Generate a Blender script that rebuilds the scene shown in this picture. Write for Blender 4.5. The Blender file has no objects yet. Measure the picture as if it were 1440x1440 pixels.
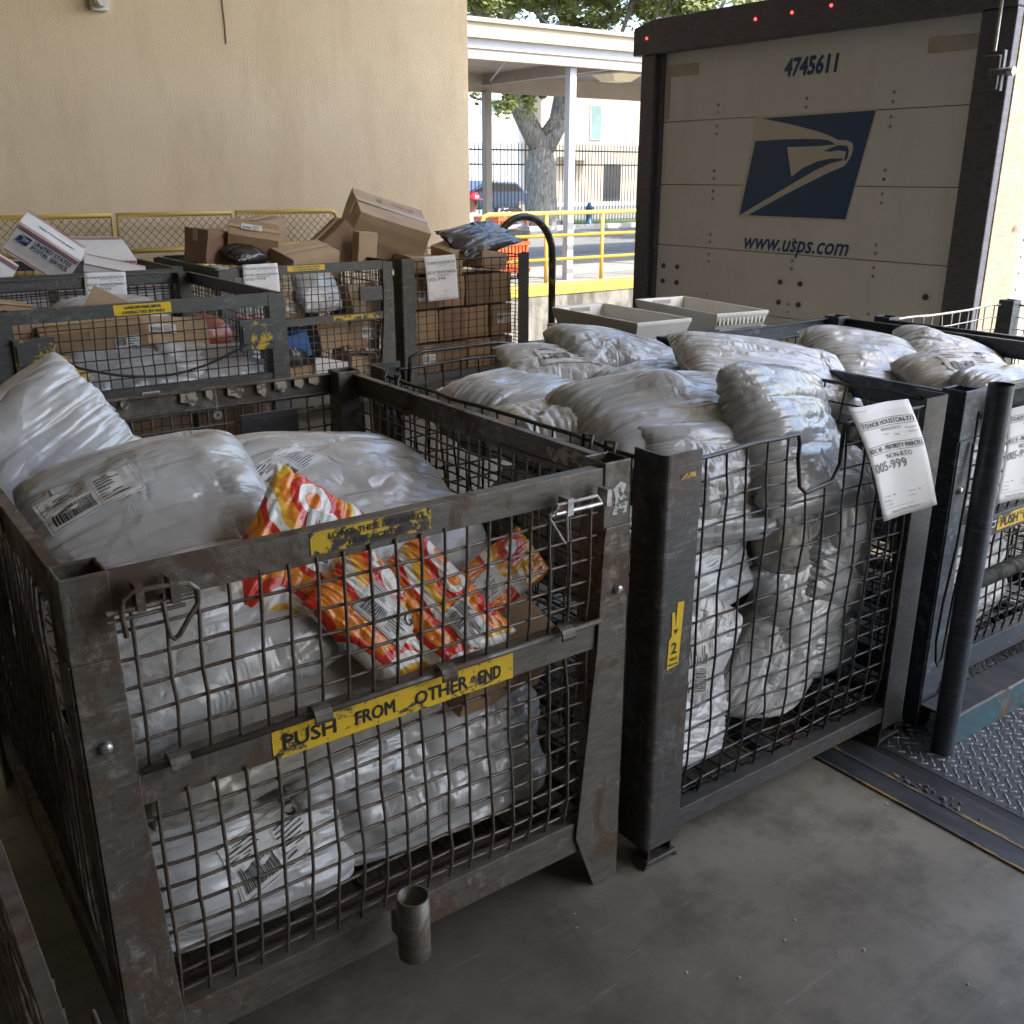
import bpy, math, random
import numpy as np
from mathutils import Vector, Matrix, Euler, noise as mnoise
R = math.radians
SC = bpy.context.scene
COL = SC.collection

# ------------------------------------------------------------------ camera, sky, sun, exposure
cd = bpy.data.cameras.new('camera'); cam = bpy.data.objects.new('camera', cd); COL.objects.link(cam); SC.camera = cam
cam.location = (0, 0, 1.65); cam.rotation_euler = (R(90 - 18.9), 0, R(-35.9))
cd.sensor_width = 36; cd.lens = 1385 / 1440 * 36; cd.clip_start = .05; cd.clip_end = 2000
SUN_DIR = Vector((.24, -.58, .78)).normalized()          # towards the sun
W = bpy.data.worlds.new('World'); SC.world = W; W.use_nodes = True
nt = W.node_tree; sky = nt.nodes.new('ShaderNodeTexSky'); sky.sky_type = 'NISHITA'; sky.sun_disc = False
sky.sun_elevation = math.asin(SUN_DIR.z); sky.sun_rotation = math.atan2(SUN_DIR.x, SUN_DIR.y)
sky.dust_density = 2.5; sky.air_density = 1.0
nt.links.new(sky.outputs[0], nt.nodes['Background'].inputs[0]); nt.nodes['Background'].inputs[1].default_value = .15
sl = bpy.data.lights.new('sun', 'SUN'); sl.energy = 2.2; sl.angle = R(.5); sl.color = (1, .95, .86)
so = bpy.data.objects.new('sun', sl); COL.objects.link(so); so.rotation_euler = SUN_DIR.to_track_quat('Z', 'Y').to_euler(); so.location = (8, -12, 20)
SC.view_settings.view_transform = 'Standard'; SC.view_settings.look = 'None'; SC.view_settings.gamma = 1
SC.view_settings.exposure = 2.35

# film bag simulation
def noise2(nu,nv,rng,k):
    a=rng.random((k[0]+3,k[1]+3))
    x=np.linspace(0,k[0],nu); y=np.linspace(0,k[1],nv)
    def ix(t): i=t.astype(int); f=t-i; return i,f*f*(3-2*f)
    i,fx=ix(x); j,fy=ix(y); I,J=np.meshgrid(i,j,indexing='ij'); FX,FY=np.meshgrid(fx,fy,indexing='ij')
    return (a[I,J]*(1-FX)+a[I+1,J]*FX)*(1-FY)+(a[I,J+1]*(1-FX)+a[I+1,J+1]*FX)*FY
def sim_bag(L,W,fill,seed,nu=72,nv=52,outer=90,inner=5,clamp=None,cinch=None,lump=0.5,thick=None,slack=.07,crump=0.):
    """two sealed sheets of film blown up without stretch: returns (2,nu,nv,3)"""
    rng=np.random.default_rng(seed)
    u=np.linspace(-.5,.5,nu)*L; v=np.linspace(-.5,.5,nv)*W
    U,V=np.meshgrid(u,v,indexing='ij')
    S=np.zeros((2,nu,nv,3)); S[...,0]=U; S[...,1]=V
    h=thick or .3*W
    prof=np.sqrt(np.clip(1-(2*U/L)**2,0,1)*np.clip(1-(2*V/W)**2,0,1))
    S[0,...,2]=prof*h*.5; S[1,...,2]=-prof*h*.5
    S+=rng.normal(0,.0015,S.shape)
    ru=L/(nu-1)*np.ones((nu-1,nv)); rv=W/(nv-1)*np.ones((nu,nv-1))
    if cinch:                                   # gathered end
        for side,amt,wd in cinch:
            k=np.exp(-((np.arange(nu)/(nu-1)-(1 if side>0 else 0))/wd)**2)*amt
            rv=rv*(1-k[:,None])
    rd=np.sqrt(ru[:,:-1]**2+rv[:-1]**2)
    pn=np.ones((nu,nv))
    for _ in range(5):
        a,b=rng.uniform(-.5,.5,2)*[L,W]; pn+=lump*rng.uniform(-.6,1)*np.exp(-((U-a)**2+(V-b)**2)/(.16*W)**2)
    cell=(L/(nu-1)+W/(nv-1))/2
    Vt=fill*L*W*min(L,W)*.5
    def vol(S): return abs(((S[0,...,2]-S[1,...,2])).mean())*L*W*.8
    def con(A,B,r,dA,dB,cA,cB,kc_,ks=1.):
        d=B-A; l=np.sqrt((d*d).sum(-1))+1e-9; e=l-r
        k=np.where(e>0,ks,kc_); c=d*(k*e/l*.5)[...,None]
        dA+=c; dB-=c; cA+=1; cB+=1
    kc=.3
    for o in range(outer):
        if o==int(outer*.45):
            kc=1.
            ln=lambda A,B: np.sqrt(((A-B)**2).sum(-1))
            X=S; f=noise2(nu,nv,rng,(5,4)); g=noise2(nu,nv,rng,(4,6))
            edge=np.maximum(np.abs(2*U/L),np.abs(2*V/W))**4
            cr=np.clip((noise2(nu,nv,rng,(3,3))-.62)*5,0,1)
            if crump: 
                t=np.arange(nu)/(nu-1); cr=np.maximum(cr,np.clip((t-(1-crump))/(crump*.4),0,1)[:,None])
            su=slack*(-.12+.9*cr*f+.35*edge); en=np.abs(2*U/L)**3; sv=slack*(.05+.9*g*(1-.3*cr)+.4*edge+1.3*en)
            RU=ln(X[:,:-1],X[:,1:])*(1+su[:-1]); RV=ln(X[:,:,:-1],X[:,:,1:])*(1+sv[:,:-1])
            RD=ln(X[:,:-1,:-1],X[:,1:,1:])*(1+(su+sv)[:-1,:-1]*.5); RE=ln(X[:,1:,:-1],X[:,:-1,1:])*(1+(su+sv)[:-1,:-1]*.5)
            for s in (0,1):
                amp=min(L,W)*.015
                S[s,...,2]+=amp*1.3*(noise2(nu,nv,rng,(3,10))-.5)*2+amp*(noise2(nu,nv,rng,(4,18))-.5)*2*(.5+.8*en)+amp*.9*en*(noise2(nu,nv,rng,(2,26))-.5)*2+amp*cr*(noise2(nu,nv,rng,(14,12))-.5)*2
        pr=cell*(.16 if o<outer*.45 else .02)*np.clip((Vt-vol(S))/Vt*4+.15,-1,1)
        for s in (0,1):
            X=S[s]; tu=np.gradient(X,axis=0); tv=np.gradient(X,axis=1)
            n=np.cross(tu,tv); n/=np.sqrt((n*n).sum(-1))[...,None]+1e-9
            if s: n=-n
            X+=n*(pr*pn)[...,None]
            lap=np.zeros_like(X); lap[1:-1,1:-1]=(X[2:,1:-1]+X[:-2,1:-1]+X[1:-1,2:]+X[1:-1,:-2])/4-X[1:-1,1:-1]
            X+=lap*(.05 if o<outer*.45 else .004)
        for it in range(inner if o>=outer*.45 else inner//2):
            D=np.zeros_like(S); C=np.zeros(S.shape[:3])
            for s in (0,1):
                X=S[s];d=D[s];c=C[s]
                a,b,c_,e_=(RU[s],RV[s],RD[s],RE[s]) if kc==1. else (ru,rv,rd,rd)
                con(X[:-1],X[1:],a,d[:-1],d[1:],c[:-1],c[1:],kc)
                con(X[:,:-1],X[:,1:],b,d[:,:-1],d[:,1:],c[:,:-1],c[:,1:],kc)
                con(X[:-1,:-1],X[1:,1:],c_,d[:-1,:-1],d[1:,1:],c[:-1,:-1],c[1:,1:],kc)
                con(X[1:,:-1],X[:-1,1:],e_,d[1:,:-1],d[:-1,1:],c[1:,:-1],c[:-1,1:],kc)
            S+=D/np.maximum(C,1)[...,None]*1.9
            for a in ((slice(None),0),(slice(None),-1),(0,slice(None)),(-1,slice(None))):
                m=(S[0][a]+S[1][a])/2; S[0][a]=m; S[1][a]=m
            if clamp is not None: clamp(S)
    return S

# ------------------------------------------------------------------ mesh builder
class MB:
    def __init__(s): s.v = []; s.f = []
    def add(s, vs, fs):
        n = len(s.v); s.v += [tuple(v) for v in vs]; s.f += [tuple(i + n for i in f) for f in fs]; return s
    def box(s, x0, x1, y0, y1, z0, z1, M=None):
        vs = [(x, y, z) for x in (x0, x1) for y in (y0, y1) for z in (z0, z1)]
        if M is not None: vs = [M @ Vector(v) for v in vs]
        return s.add(vs, [(0,1,3,2),(4,6,7,5),(0,4,5,1),(2,3,7,6),(0,2,6,4),(1,5,7,3)])
    def prism(s, poly, o, a, b, t):
        """polygon (u,v) in plane o+u*a+v*b, extruded by vector t"""
        o, a, b, t = map(Vector, (o, a, b, t)); n = len(poly)
        P = [o + a*u + b*v for u, v in poly]
        fs = [tuple(range(n)), tuple(range(2*n-1, n-1, -1))] + [(i, i+n, (i+1) % n + n, (i+1) % n) for i in range(n)]
        return s.add(P + [p + t for p in P], fs)
    def tube(s, pts, r, n=6, closed=False, cap=True, r2=None):
        pts = [Vector(p) for p in pts]; m = len(pts); base = len(s.v); up = None
        for i, p in enumerate(pts):
            if closed: d = pts[(i+1) % m] - pts[i-1]
            else: d = pts[min(i+1, m-1)] - pts[max(i-1, 0)]
            d.normalize()
            if up is None: up = d.orthogonal().normalized()
            up = (up - d*up.dot(d)).normalized(); w = d.cross(up)
            rr = r if r2 is None else r + (r2 - r)*i/(m-1)
            if isinstance(r, (list, tuple)): rr = r[i]
            for k in range(n):
                a = 2*math.pi*k/n; s.v.append(tuple(p + (up*math.cos(a) + w*math.sin(a))*rr))
        for i in range(m if closed else m-1):
            j = (i+1) % m
            for k in range(n):
                l = (k+1) % n; s.f.append((base+i*n+k, base+i*n+l, base+j*n+l, base+j*n+k))
        if cap and not closed:
            s.f.append(tuple(base+k for k in range(n))[::-1]); s.f.append(tuple(base+(m-1)*n+k for k in range(n)))
        return s
    def lathe(s, prof, c, n=24, axis='Z'):
        base = len(s.v)
        for r, z in prof:
            for k in range(n):
                a = 2*math.pi*k/n; q = (r*math.cos(a), r*math.sin(a), z)
                if axis == 'X': q = (q[2], q[0], q[1])
                if axis == 'Y': q = (q[0], q[2], q[1])
                s.v.append((c[0]+q[0], c[1]+q[1], c[2]+q[2]))
        for i in range(len(prof)-1):
            for k in range(n):
                l = (k+1) % n; s.f.append((base+i*n+k, base+i*n+l, base+(i+1)*n+l, base+(i+1)*n+k))
        return s
    def text(s, txt, o, right, up, w, h, bold=.0, shear=0., depth=0., align='C', spacing=1., curve=None):
        """text mesh fitted to w x h box with centre/left at o"""
        c = bpy.data.curves.new('t', 'FONT'); c.body = txt;  c.shear = shear; c.space_character = spacing
        c.resolution_u = 2
        ob = bpy.data.objects.new('t', c); COL.objects.link(ob)
        dg = bpy.context.evaluated_depsgraph_get(); me = bpy.data.meshes.new_from_object(ob.evaluated_get(dg))
        co = np.array([v.co[:] for v in me.vertices]); fs = [tuple(p.vertices) for p in me.polygons]
        bpy.data.objects.remove(ob); bpy.data.curves.remove(c); bpy.data.meshes.remove(me)
        if not len(co): return s
        mn = co.min(0); mx = co.max(0); sx = w/(mx[0]-mn[0]); sy = h/(mx[1]-mn[1])
        o, right, up = Vector(o), Vector(right).normalized(), Vector(up).normalized()
        x = (co[:, 0]-mn[0])*sx - (w/2 if align == 'C' else 0); y = (co[:, 1]-mn[1])*sy - (h/2 if align == 'C' else 0)
        fn = curve or (lambda a, b: o + right*a + up*b); nn = right.cross(up)
        sh = [(0, 0)] if bold <= 0 else [(0, 0), (1, 0), (-1, 0), (0, 1), (0, -1), (.7, .7), (-.7, .7), (.7, -.7), (-.7, -.7)]
        bx = bold*1.3*h if not curve else bold*1.3*.16
        by = bold*1.3*h if not curve else bold*1.3
        for k, (p, q) in enumerate(sh): s.add([fn(a + p*bx, b + q*by) + nn*k*.00004 for a, b in zip(x, y)], fs)
        return s
    def join(s, o): return s.add(o.v, o.f)
    def mesh(s, name, off=(0, 0, 0), smooth=False):
        me = bpy.data.meshes.new(name); ox, oy, oz = off
        me.from_pydata([(a-ox, b-oy, c-oz) for a, b, c in s.v], [], s.f)
        if smooth: me.polygons.foreach_set('use_smooth', [True]*len(me.polygons))
        me.update(); return me

def props(o, label=None, cat=None, group=None, kind=None):
    if label: o['label'] = label
    if cat: o['category'] = cat
    if group: o['group'] = group
    if kind: o['kind'] = kind
    return o
def thing(name, label, cat, loc, group=None):
    o = bpy.data.objects.new(name, None); COL.objects.link(o); o.location = loc; o.empty_display_size = .1
    return props(o, label, cat, group)
def wloc(o):
    l = Vector(o.location)
    while o.parent: o = o.parent; l += Vector(o.location)
    return l
def part(name, mb, mat, parent, smooth=False, bevel=0., label=None, angle=None):
    o = bpy.data.objects.new(name, mb.mesh(name, wloc(parent), smooth)); COL.objects.link(o); o.parent = parent
    mats(o, mat)
    if bevel: bev(o, bevel)
    if label: o['label'] = label
    return o
def single(name, mb, mat, label, cat, loc, group=None, smooth=False, bevel=0., kind=None):
    o = bpy.data.objects.new(name, mb.mesh(name, loc, smooth)); COL.objects.link(o); o.location = loc; mats(o, mat)
    if bevel: bev(o, bevel)
    return props(o, label, cat, group, kind)
def struct(name, mb, mat, smooth=False, bevel=0., kind='structure'):
    o = bpy.data.objects.new(name, mb.mesh(name, (0, 0, 0), smooth)); COL.objects.link(o); mats(o, mat)
    if bevel: bev(o, bevel)
    o['kind'] = kind; return o
def mats(o, m):
    for q in (m if isinstance(m, (list, tuple)) else [m]): o.data.materials.append(q)
def bev(o, w, seg=2):
    b = o.modifiers.new('bevel', 'BEVEL'); b.width = w; b.segments = seg; b.limit_method = 'ANGLE'; b.angle_limit = R(40)

# ------------------------------------------------------------------ materials
class N:
    """tiny node helper"""
    def __init__(s, name):
        s.m = bpy.data.materials.new(name); s.m.use_nodes = True; s.t = s.m.node_tree
        s.b = s.t.nodes['Principled BSDF']; s.tc = s.t.nodes.new('ShaderNodeTexCoord'); s.co = s.tc.outputs['Object']
    def nd(s, t, **k):
        n = s.t.nodes.new('ShaderNode' + t)
        for a, v in k.items(): setattr(n, a, v)
        return n
    def ln(s, a, b): s.t.links.new(a, b); return s
    def mapping(s, sc=(1, 1, 1), rot=(0, 0, 0), src=None):
        m = s.nd('Mapping'); m.inputs['Scale'].default_value = sc; m.inputs['Rotation'].default_value = rot
        s.ln(src or s.co, m.inputs['Vector']); return m.outputs[0]
    def noise(s, scale, detail=4, rough=.6, dist=0., src=None):
        n = s.nd('TexNoise'); n.inputs['Scale'].default_value = scale; n.inputs['Detail'].default_value = detail
        n.inputs['Roughness'].default_value = rough; n.inputs['Distortion'].default_value = dist
        s.ln(src or s.co, n.inputs['Vector']); return n.outputs['Fac']
    def vor(s, scale, feature='F1', src=None, rnd=1.):
        n = s.nd('TexVoronoi', feature=feature); n.inputs['Scale'].default_value = scale
        n.inputs['Randomness'].default_value = rnd; s.ln(src or s.co, n.inputs['Vector']); return n.outputs['Distance']
    def ramp(s, fac, stops, interp='LINEAR'):
        r = s.nd('ValToRGB'); r.color_ramp.interpolation = interp; e = r.color_ramp.elements
        while len(e) > 1: e.remove(e[-1])
        e[0].position = stops[0][0]; e[0].color = col(stops[0][1])
        for p, c in stops[1:]:
            q = e.new(p); q.color = col(c)
        s.ln(fac, r.inputs[0]); return r.outputs[0]
    def mix(s, fac, a, b, mode='MIX'):
        m = s.nd('Mix', data_type='RGBA', blend_type=mode)
        for k, v in ((0, fac), (6, a), (7, b)):
            if hasattr(v, 'is_output'): s.ln(v, m.inputs[k])
            elif k == 0: m.inputs[0].default_value = v
            else: m.inputs[k].default_value = col(v)
        return m.outputs[2]
    def math(s, op, a, b=0.):
        m = s.nd('Math', operation=op)
        for i, v in enumerate((a, b)):
            if hasattr(v, 'is_output'): s.ln(v, m.inputs[i])
            else: m.inputs[i].default_value = v
        return m.outputs[0]
    def set(s, color=None, rough=None, metal=None, **k):
        for key, v in (('Base Color', color), ('Roughness', rough), ('Metallic', metal)):
            if v is None: continue
            if hasattr(v, 'is_output'): s.ln(v, s.b.inputs[key])
            else: s.b.inputs[key].default_value = col(v) if key == 'Base Color' else v
        for a, v in k.items(): s.b.inputs[a.replace('_', ' ')].default_value = v
        return s
    def bump(s, h, strength=.3, dist=.01, prev=None):
        b = s.nd('Bump'); b.inputs['Strength'].default_value = strength; b.inputs['Distance'].default_value = dist
        s.ln(h, b.inputs['Height'])
        if prev is not None: s.ln(prev, b.inputs['Normal'])
        s.ln(b.outputs[0], s.b.inputs['Normal']); return b.outputs[0]
def col(c):
    if isinstance(c, (int, float)): return (c, c, c, 1)
    return tuple(c) + ((1,) if len(c) == 3 else ())

def metal(name, base, rust=.5, scuff=.5, rough=.45, met=.35, lightc=None, streak=(2, 2, 9)):
    n = N(name); s = n.noise(5, 6, .7, .6); t = n.noise(26, 5, .7); u = n.noise(9, 7, .75, .4, n.mapping(streak)); 
    light = lightc or tuple(min(1, b*2.6 + .03) for b in base)
    c = n.mix(n.ramp(u, [(.38, 0), (.62, 1)]), tuple(b*.82 for b in base), tuple(b*1.35 for b in base))
    big = n.ramp(n.noise(2.6, 4, .7), [(.47, 0), (.60, 1)]); sv = n.noise(1., 5, .7, .2, n.mapping((60, 60, 7))); sh = n.noise(1., 5, .7, .2, n.mapping((7, 7, 70)))
    sc = n.math('MAXIMUM', n.ramp(t, [(.56, 0), (.60, 1)]), n.math('MAXIMUM', n.ramp(sv, [(.61, 0), (.64, 1)]), n.ramp(sh, [(.61, 0), (.64, 1)])))
    c = n.mix(n.math('MULTIPLY', n.math('MULTIPLY', sc, big), scuff*1.3), c, light)
    rf = n.ramp(s, [(.64 - rust*.24, 0), (.64 - rust*.24 + .09, 1)])
    c = n.mix(n.math('MULTIPLY', rf, .9), c, n.mix(t, (.05, .033, .024), (.125, .078, .052)))
    n.set(c, n.math('ADD', n.math('MULTIPLY', rf, .3), n.math('ADD', n.math('MULTIPLY', t, .3), rough - .15)), met)
    h = n.math('ADD', n.math('MULTIPLY', t, .6), n.math('MULTIPLY', rf, .5)); n.bump(h, .35, .002)
    return n.m
def plain(name, c, rough=.6, var=.15, scale=6, met=0., bump=0., **k):
    n = N(name); f = n.noise(scale, 5, .65); a = tuple(x*(1-var) for x in c); b = tuple(min(1, x*(1+var)) for x in c)
    n.set(n.mix(n.ramp(f, [(.3, 0), (.7, 1)]), a, b), rough, met, **k)
    if bump: n.bump(n.noise(scale*14, 4, .7), .5, bump)
    return n.m
def worn(name, top, under, keep=.55, rough=.5, scale=9, sc=(1, 1, 1)):
    """paint or sticker partly worn off to what is below"""
    n = N(name); f = n.noise(scale, 7, .78, .3, n.mapping(sc)); g = n.noise(60, 3, .6)
    c = n.mix(n.ramp(f, [(keep, 1), (keep + .03, 0)]), under, n.mix(g, tuple(x*.75 for x in top), top))
    n.set(c, rough, 0.); n.bump(n.math('LESS_THAN', f, keep), .3, .001); return n.m
def film(name, base, rough=.24, tint=(.5, .47, .42), crump=1., trans=0.):
    n = N(name); oi = n.nd('ObjectInfo'); mp = n.nd('VectorMath', operation='ADD'); n.ln(n.co, mp.inputs[0]); n.ln(oi.outputs['Location'], mp.inputs[1]); co = mp.outputs[0]
    w = n.noise(7, 2, .5, 0, co); wv = n.nd('VectorMath', operation='ADD'); n.ln(co, wv.inputs[0])
    ws = n.nd('VectorMath', operation='SCALE'); nn = n.nd('TexNoise'); nn.inputs['Scale'].default_value = 6; n.ln(co, nn.inputs['Vector'])
    n.ln(nn.outputs['Color'], ws.inputs[0]); ws.inputs['Scale'].default_value = .16; n.ln(ws.outputs[0], wv.inputs[1])
    st = n.mapping((4, 13, 6), (.5, .3, .9), wv.outputs[0]); v1 = n.vor(1., 'DISTANCE_TO_EDGE', st)
    v2 = n.vor(17, 'DISTANCE_TO_EDGE', wv.outputs[0]); v3 = n.vor(42, 'DISTANCE_TO_EDGE', wv.outputs[0]); f3 = n.noise(30, 3, .6, 0, co)
    c = n.mix(n.ramp(w, [(.35, 0), (.75, 1)]), base, tint)
    n.set(c, rough, 0., Specular_IOR_Level=.75, Coat_Weight=.30, Coat_Roughness=.14)
    m = n.ramp(n.noise(3.2, 2, .5, 0, co), [(.40, .40), (.60, 1)]); m2 = n.ramp(n.noise(4.1, 2, .5, 0, co), [(.45, 0.), (.60, 1)])
    b1 = n.bump(n.math('MULTIPLY', v1, m), .6*crump, .03)
    b2 = n.bump(n.math('MULTIPLY', v2, m2), .38*crump, .020, b1)
    b3 = n.bump(n.math('MULTIPLY', v3, m2), .2*crump, .012, b2)
    n.bump(f3, .25*crump, .003, b3); return n.m
def card(name, c, rough=.75):
    n = N(name); f = n.noise(4, 4, .6); g = n.noise(40, 3, .6, 0, n.mapping((1, 1, 12)))
    cc = n.mix(n.ramp(f, [(.3, 0), (.7, 1)]), tuple(x*.85 for x in c), tuple(x*1.1 for x in c))
    cc = n.mix(n.math('MULTIPLY', g, .25), cc, tuple(x*.7 for x in c)); n.set(cc, rough); n.bump(n.noise(14, 4, .6), .2, .004); return n.m

M = {}
M['cart'] = metal('dark_cart_steel', (.062, .060, .058), .26, .35, .42, .45)
M['cart_rust'] = metal('rusty_cart_steel', (.105, .096, .082), .58, .5, .45, .4)
M['cart_blue'] = metal('blue_grey_steel', (.048, .058, .070), .12, .5, .42, .45)
M['cart_grey'] = metal('grey_cart_steel', (.066, .066, .062), .1, .3, .5, .3)
M['wire'] = metal('wire_steel', (.12, .10, .082), .5, .3, .42, .55, streak=(6, 6, 6))
M['wire_dark'] = metal('dark_wire_steel', (.045, .045, .046), .36, .4, .36, .6, streak=(6, 6, 6))
M['bright_steel'] = metal('bright_steel', (.32, .31, .30), .3, .6, .35, .8)
M['teal'] = metal('teal_painted_steel', (.03, .075, .095), .33, .6, .4, .1)
M['teal_pale'] = metal('worn_pale_pipe', (.16, .20, .21), .42, .7, .45, .2)
M['film'] = film('white_poly_film', (.47, .47, .46), .22, (.40, .385, .355))
M['film_b'] = film('bright_poly_film', (.53, .54, .545), .21, (.46, .455, .44))
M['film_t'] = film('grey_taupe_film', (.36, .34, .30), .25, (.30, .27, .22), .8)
M['film_c'] = film('silvery_poly_film', (.40, .42, .43), .20, (.34, .34, .325), 1.0)
M['film_y'] = film('yellow_padded_mailer', (.50, .36, .08), .45, (.5, .38, .12), .6)
M['film_black'] = film('black_poly_film', (.015, .015, .017), .28, (.02, .02, .02), 1.)
M['film_pink'] = film('pink_film', (.50, .09, .12), .35, (.5, .15, .2), .8)
M['film_or'] = film('orange_film', (.30, .07, .03), .4, (.28, .08, .04), .8)
def floral(name):
    n = N(name); nn = n.nd('TexNoise'); nn.inputs['Scale'].default_value = 5; n.ln(n.co, nn.inputs['Vector'])
    sc = n.nd('VectorMath', operation='SCALE'); n.ln(nn.outputs['Color'], sc.inputs[0]); sc.inputs['Scale'].default_value = .12
    ad = n.nd('VectorMath', operation='ADD'); n.ln(n.co, ad.inputs[0]); n.ln(sc.outputs[0], ad.inputs[1])
    v = n.vor(6.0, 'F1', n.mapping((1, .5, 1), src=ad.outputs[0]))
    O, RR, Y, Wh = (.78, .23, .02), (.62, .035, .02), (.80, .45, .04), (.78, .74, .66)
    c = n.ramp(n.math('FRACT', n.math('MULTIPLY', v, 1.25)), [(0, O), (.13, Wh), (.25, RR), (.36, O), (.48, Y), (.58, Wh), (.74, RR), (.84, O)], 'CONSTANT')
    n.set(c, .22, 0., Specular_IOR_Level=.6, Coat_Weight=.3)
    st = n.mapping((10, 26, 14), (.5, .3, .9), ad.outputs[0]); b1 = n.bump(n.ramp(n.vor(1., 'DISTANCE_TO_EDGE', st), [(0, 0), (.3, 1)]), .5, .006)
    n.bump(n.ramp(n.vor(28, 'DISTANCE_TO_EDGE', ad.outputs[0]), [(0, 0), (.3, 1)]), .5, .003, b1); return n.m
M['floral'] = floral('swirled_mailer_film')
M['kraft'] = card('kraft_cardboard', (.36, .235, .13)); M['kraft_l'] = card('light_cardboard', (.44, .32, .20)); M['kraft_d'] = card('dark_cardboard', (.24, .145, .085))
M['boxwhite'] = plain('white_printed_card', (.68, .67, .66), .5, .05); M['paper'] = plain('white_paper', (.74, .74, .74), .7, .04, 5, bump=.0006)
M['labelw'] = plain('label_paper', (.66, .65, .62), .45, .05)
M['ink'] = plain('black_ink', (.02, .02, .022), .5, .1); M['inkgrey'] = plain('grey_ink', (.16, .16, .17), .6, .1)
M['navy'] = plain('navy_vinyl', (.016, .052, .145), .4, .12, 3); M['red'] = plain('red_print', (.42, .03, .05), .5, .1)
M['blackpaint'] = plain('black_lettering', (.012, .012, .012), .45, .1)
M['sticker'] = worn('worn_yellow_sticker', (.72, .47, .02), (.05, .045, .04), .545, .45, 16, (1, 1, 1.4))
M['sticker2'] = worn('yellow_sticker', (.74, .50, .02), (.07, .065, .05), .70, .4, 9)
M['sticker3'] = worn('rubbed_yellow_sticker', (.60, .40, .02), (.035, .03, .025), .50, .45, 16)
M['tape'] = worn('old_tape_residue', (.42, .34, .24), (.07, .07, .07), .50, .5, 10)
M['yellow'] = worn('yellow_paint', (.72, .52, .12), (.32, .27, .18), .66, .45, 7)
M['yellow_b'] = plain('bright_yellow_paint', (.50, .33, .05), .5, .08)
M['yellow_k'] = worn('yellow_paint_on_hoop', (.70, .45, .03), (.035, .032, .03), .42, .42, 7, (1, 1, .6))
M['tray'] = plain('grey_white_plastic', (.62, .61, .57), .4, .08, 3)
M['rubber'] = plain('black_rubber', (.012, .012, .012), .6, .2)

# floor
n = N('sealed_concrete'); a = n.noise(1.1, 6, .6, 0); b = n.noise(5, 8, .70, 0); c2 = n.noise(70, 4, .7)
c = n.mix(n.ramp(a, [(.38, 0), (.62, 1)]), (.115, .105, .086), (.225, .208, .172)); c = n.mix(n.ramp(b, [(.47, 0), (.63, .7)]), c, (.078, .069, .055))
c = n.mix(n.ramp(c2, [(.70, 0), (.76, .5)]), c, (.20, .185, .16))
ty = n.noise(1., 5, .6, .0, n.mapping((.5, 9, 1), (0, 0, -.25))); c = n.mix(n.ramp(ty, [(.60, 0), (.72, .4)]), c, (.055, .051, .044))
ck = n.vor(.9, 'DISTANCE_TO_EDGE', n.mapping((1, 1, 1), src=None)); cw = n.noise(3, 6, .7); 
c = n.mix(n.math('MULTIPLY', n.ramp(ck, [(0, .35), (.002, 0)]), n.ramp(cw, [(.5, 0), (.56, .8)])), c, (.03, .028, .025))
sr = n.noise(1., 6, .75, .3, n.mapping((3, 60, 1), (0, 0, .7))); c = n.mix(n.math('MULTIPLY', n.ramp(sr, [(.60, 0), (.66, .6)]), n.ramp(cw, [(.45, 0), (.55, 1)])), c, (.24, .225, .20))
n.set(c, n.ramp(b, [(.3, .30), (.7, .55)]), 0., Specular_IOR_Level=.5); n.bump(n.math('ADD', n.math('MULTIPLY', c2, .35), b), .28, .006); M['floor'] = n.m
# stucco wall
n = N('beige_stucco'); a = n.noise(.8, 7, .68); b = n.noise(60, 5, .7); g = n.noise(190, 2, .6); h = n.noise(2.2, 5, .7, 0, n.mapping((1, 1, .3)))
c = n.mix(n.ramp(a, [(.3, 0), (.7, 1)]), (.68, .545, .36), (.75, .61, .415)); c = n.mix(n.math('MULTIPLY', n.ramp(h, [(.48, 0), (.66, 1)]), .55), c, (.58, .45, .28))
n.set(c, .88); n.bump(n.math('ADD', n.math('MULTIPLY', b, 1.), n.math('MULTIPLY', g, .5)), .55, .01); M['stucco'] = n.m
M['ceil'] = plain('painted_ceiling', (.47, .42, .35), .9, .1, 1)
# stained concrete
n = N('stained_concrete'); a = n.noise(2.4, 7, .75, .4, n.mapping((1, 1, .35))); b = n.noise(14, 6, .7)
c = n.mix(n.ramp(a, [(.42, 0), (.58, 1)]), (.07, .065, .055), (.20, .19, .165)); c = n.mix(n.ramp(b, [(.5, 0), (.7, .6)]), c, (.10, .095, .08))
n.set(c, .9); n.bump(b, .4, .01); M['concrete'] = n.m
M['asphalt'] = plain('pale_asphalt', (.14, .137, .13), .9, .2, 2, bump=.004)
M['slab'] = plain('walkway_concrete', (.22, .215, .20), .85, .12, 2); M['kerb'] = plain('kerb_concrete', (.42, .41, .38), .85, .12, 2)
n = N('rough_grass'); a = n.noise(.6, 6, .7); b = n.noise(14, 4, .7); n.set(n.mix(a, (.06, .10, .025), n.mix(b, (.16, .15, .07), (.09, .13, .03))), .95); n.bump(b, .8, .05); M['grass'] = n.m
M['white_paint'] = plain('white_paint', (.36, .37, .40), .55, .06, 2); M['cream'] = plain('cream_paint', (.34, .28, .19), .6, .06, 2); M['taupe'] = plain('taupe_paint', (.24, .215, .19), .6, .08, 2)
M['soffit'] = plain('soffit_paint', (.30, .26, .22), .7, .1, 2)
M['door'] = plain('dusty_white_door', (.40, .385, .355), .55, .10, 1.6)
n = N('dusty_door'); a = n.noise(1.3, 6, .65, .4); b = n.noise(5, 6, .75, 0, n.mapping((1, 1, .25))); g = n.noise(40, 4, .7)
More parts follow.
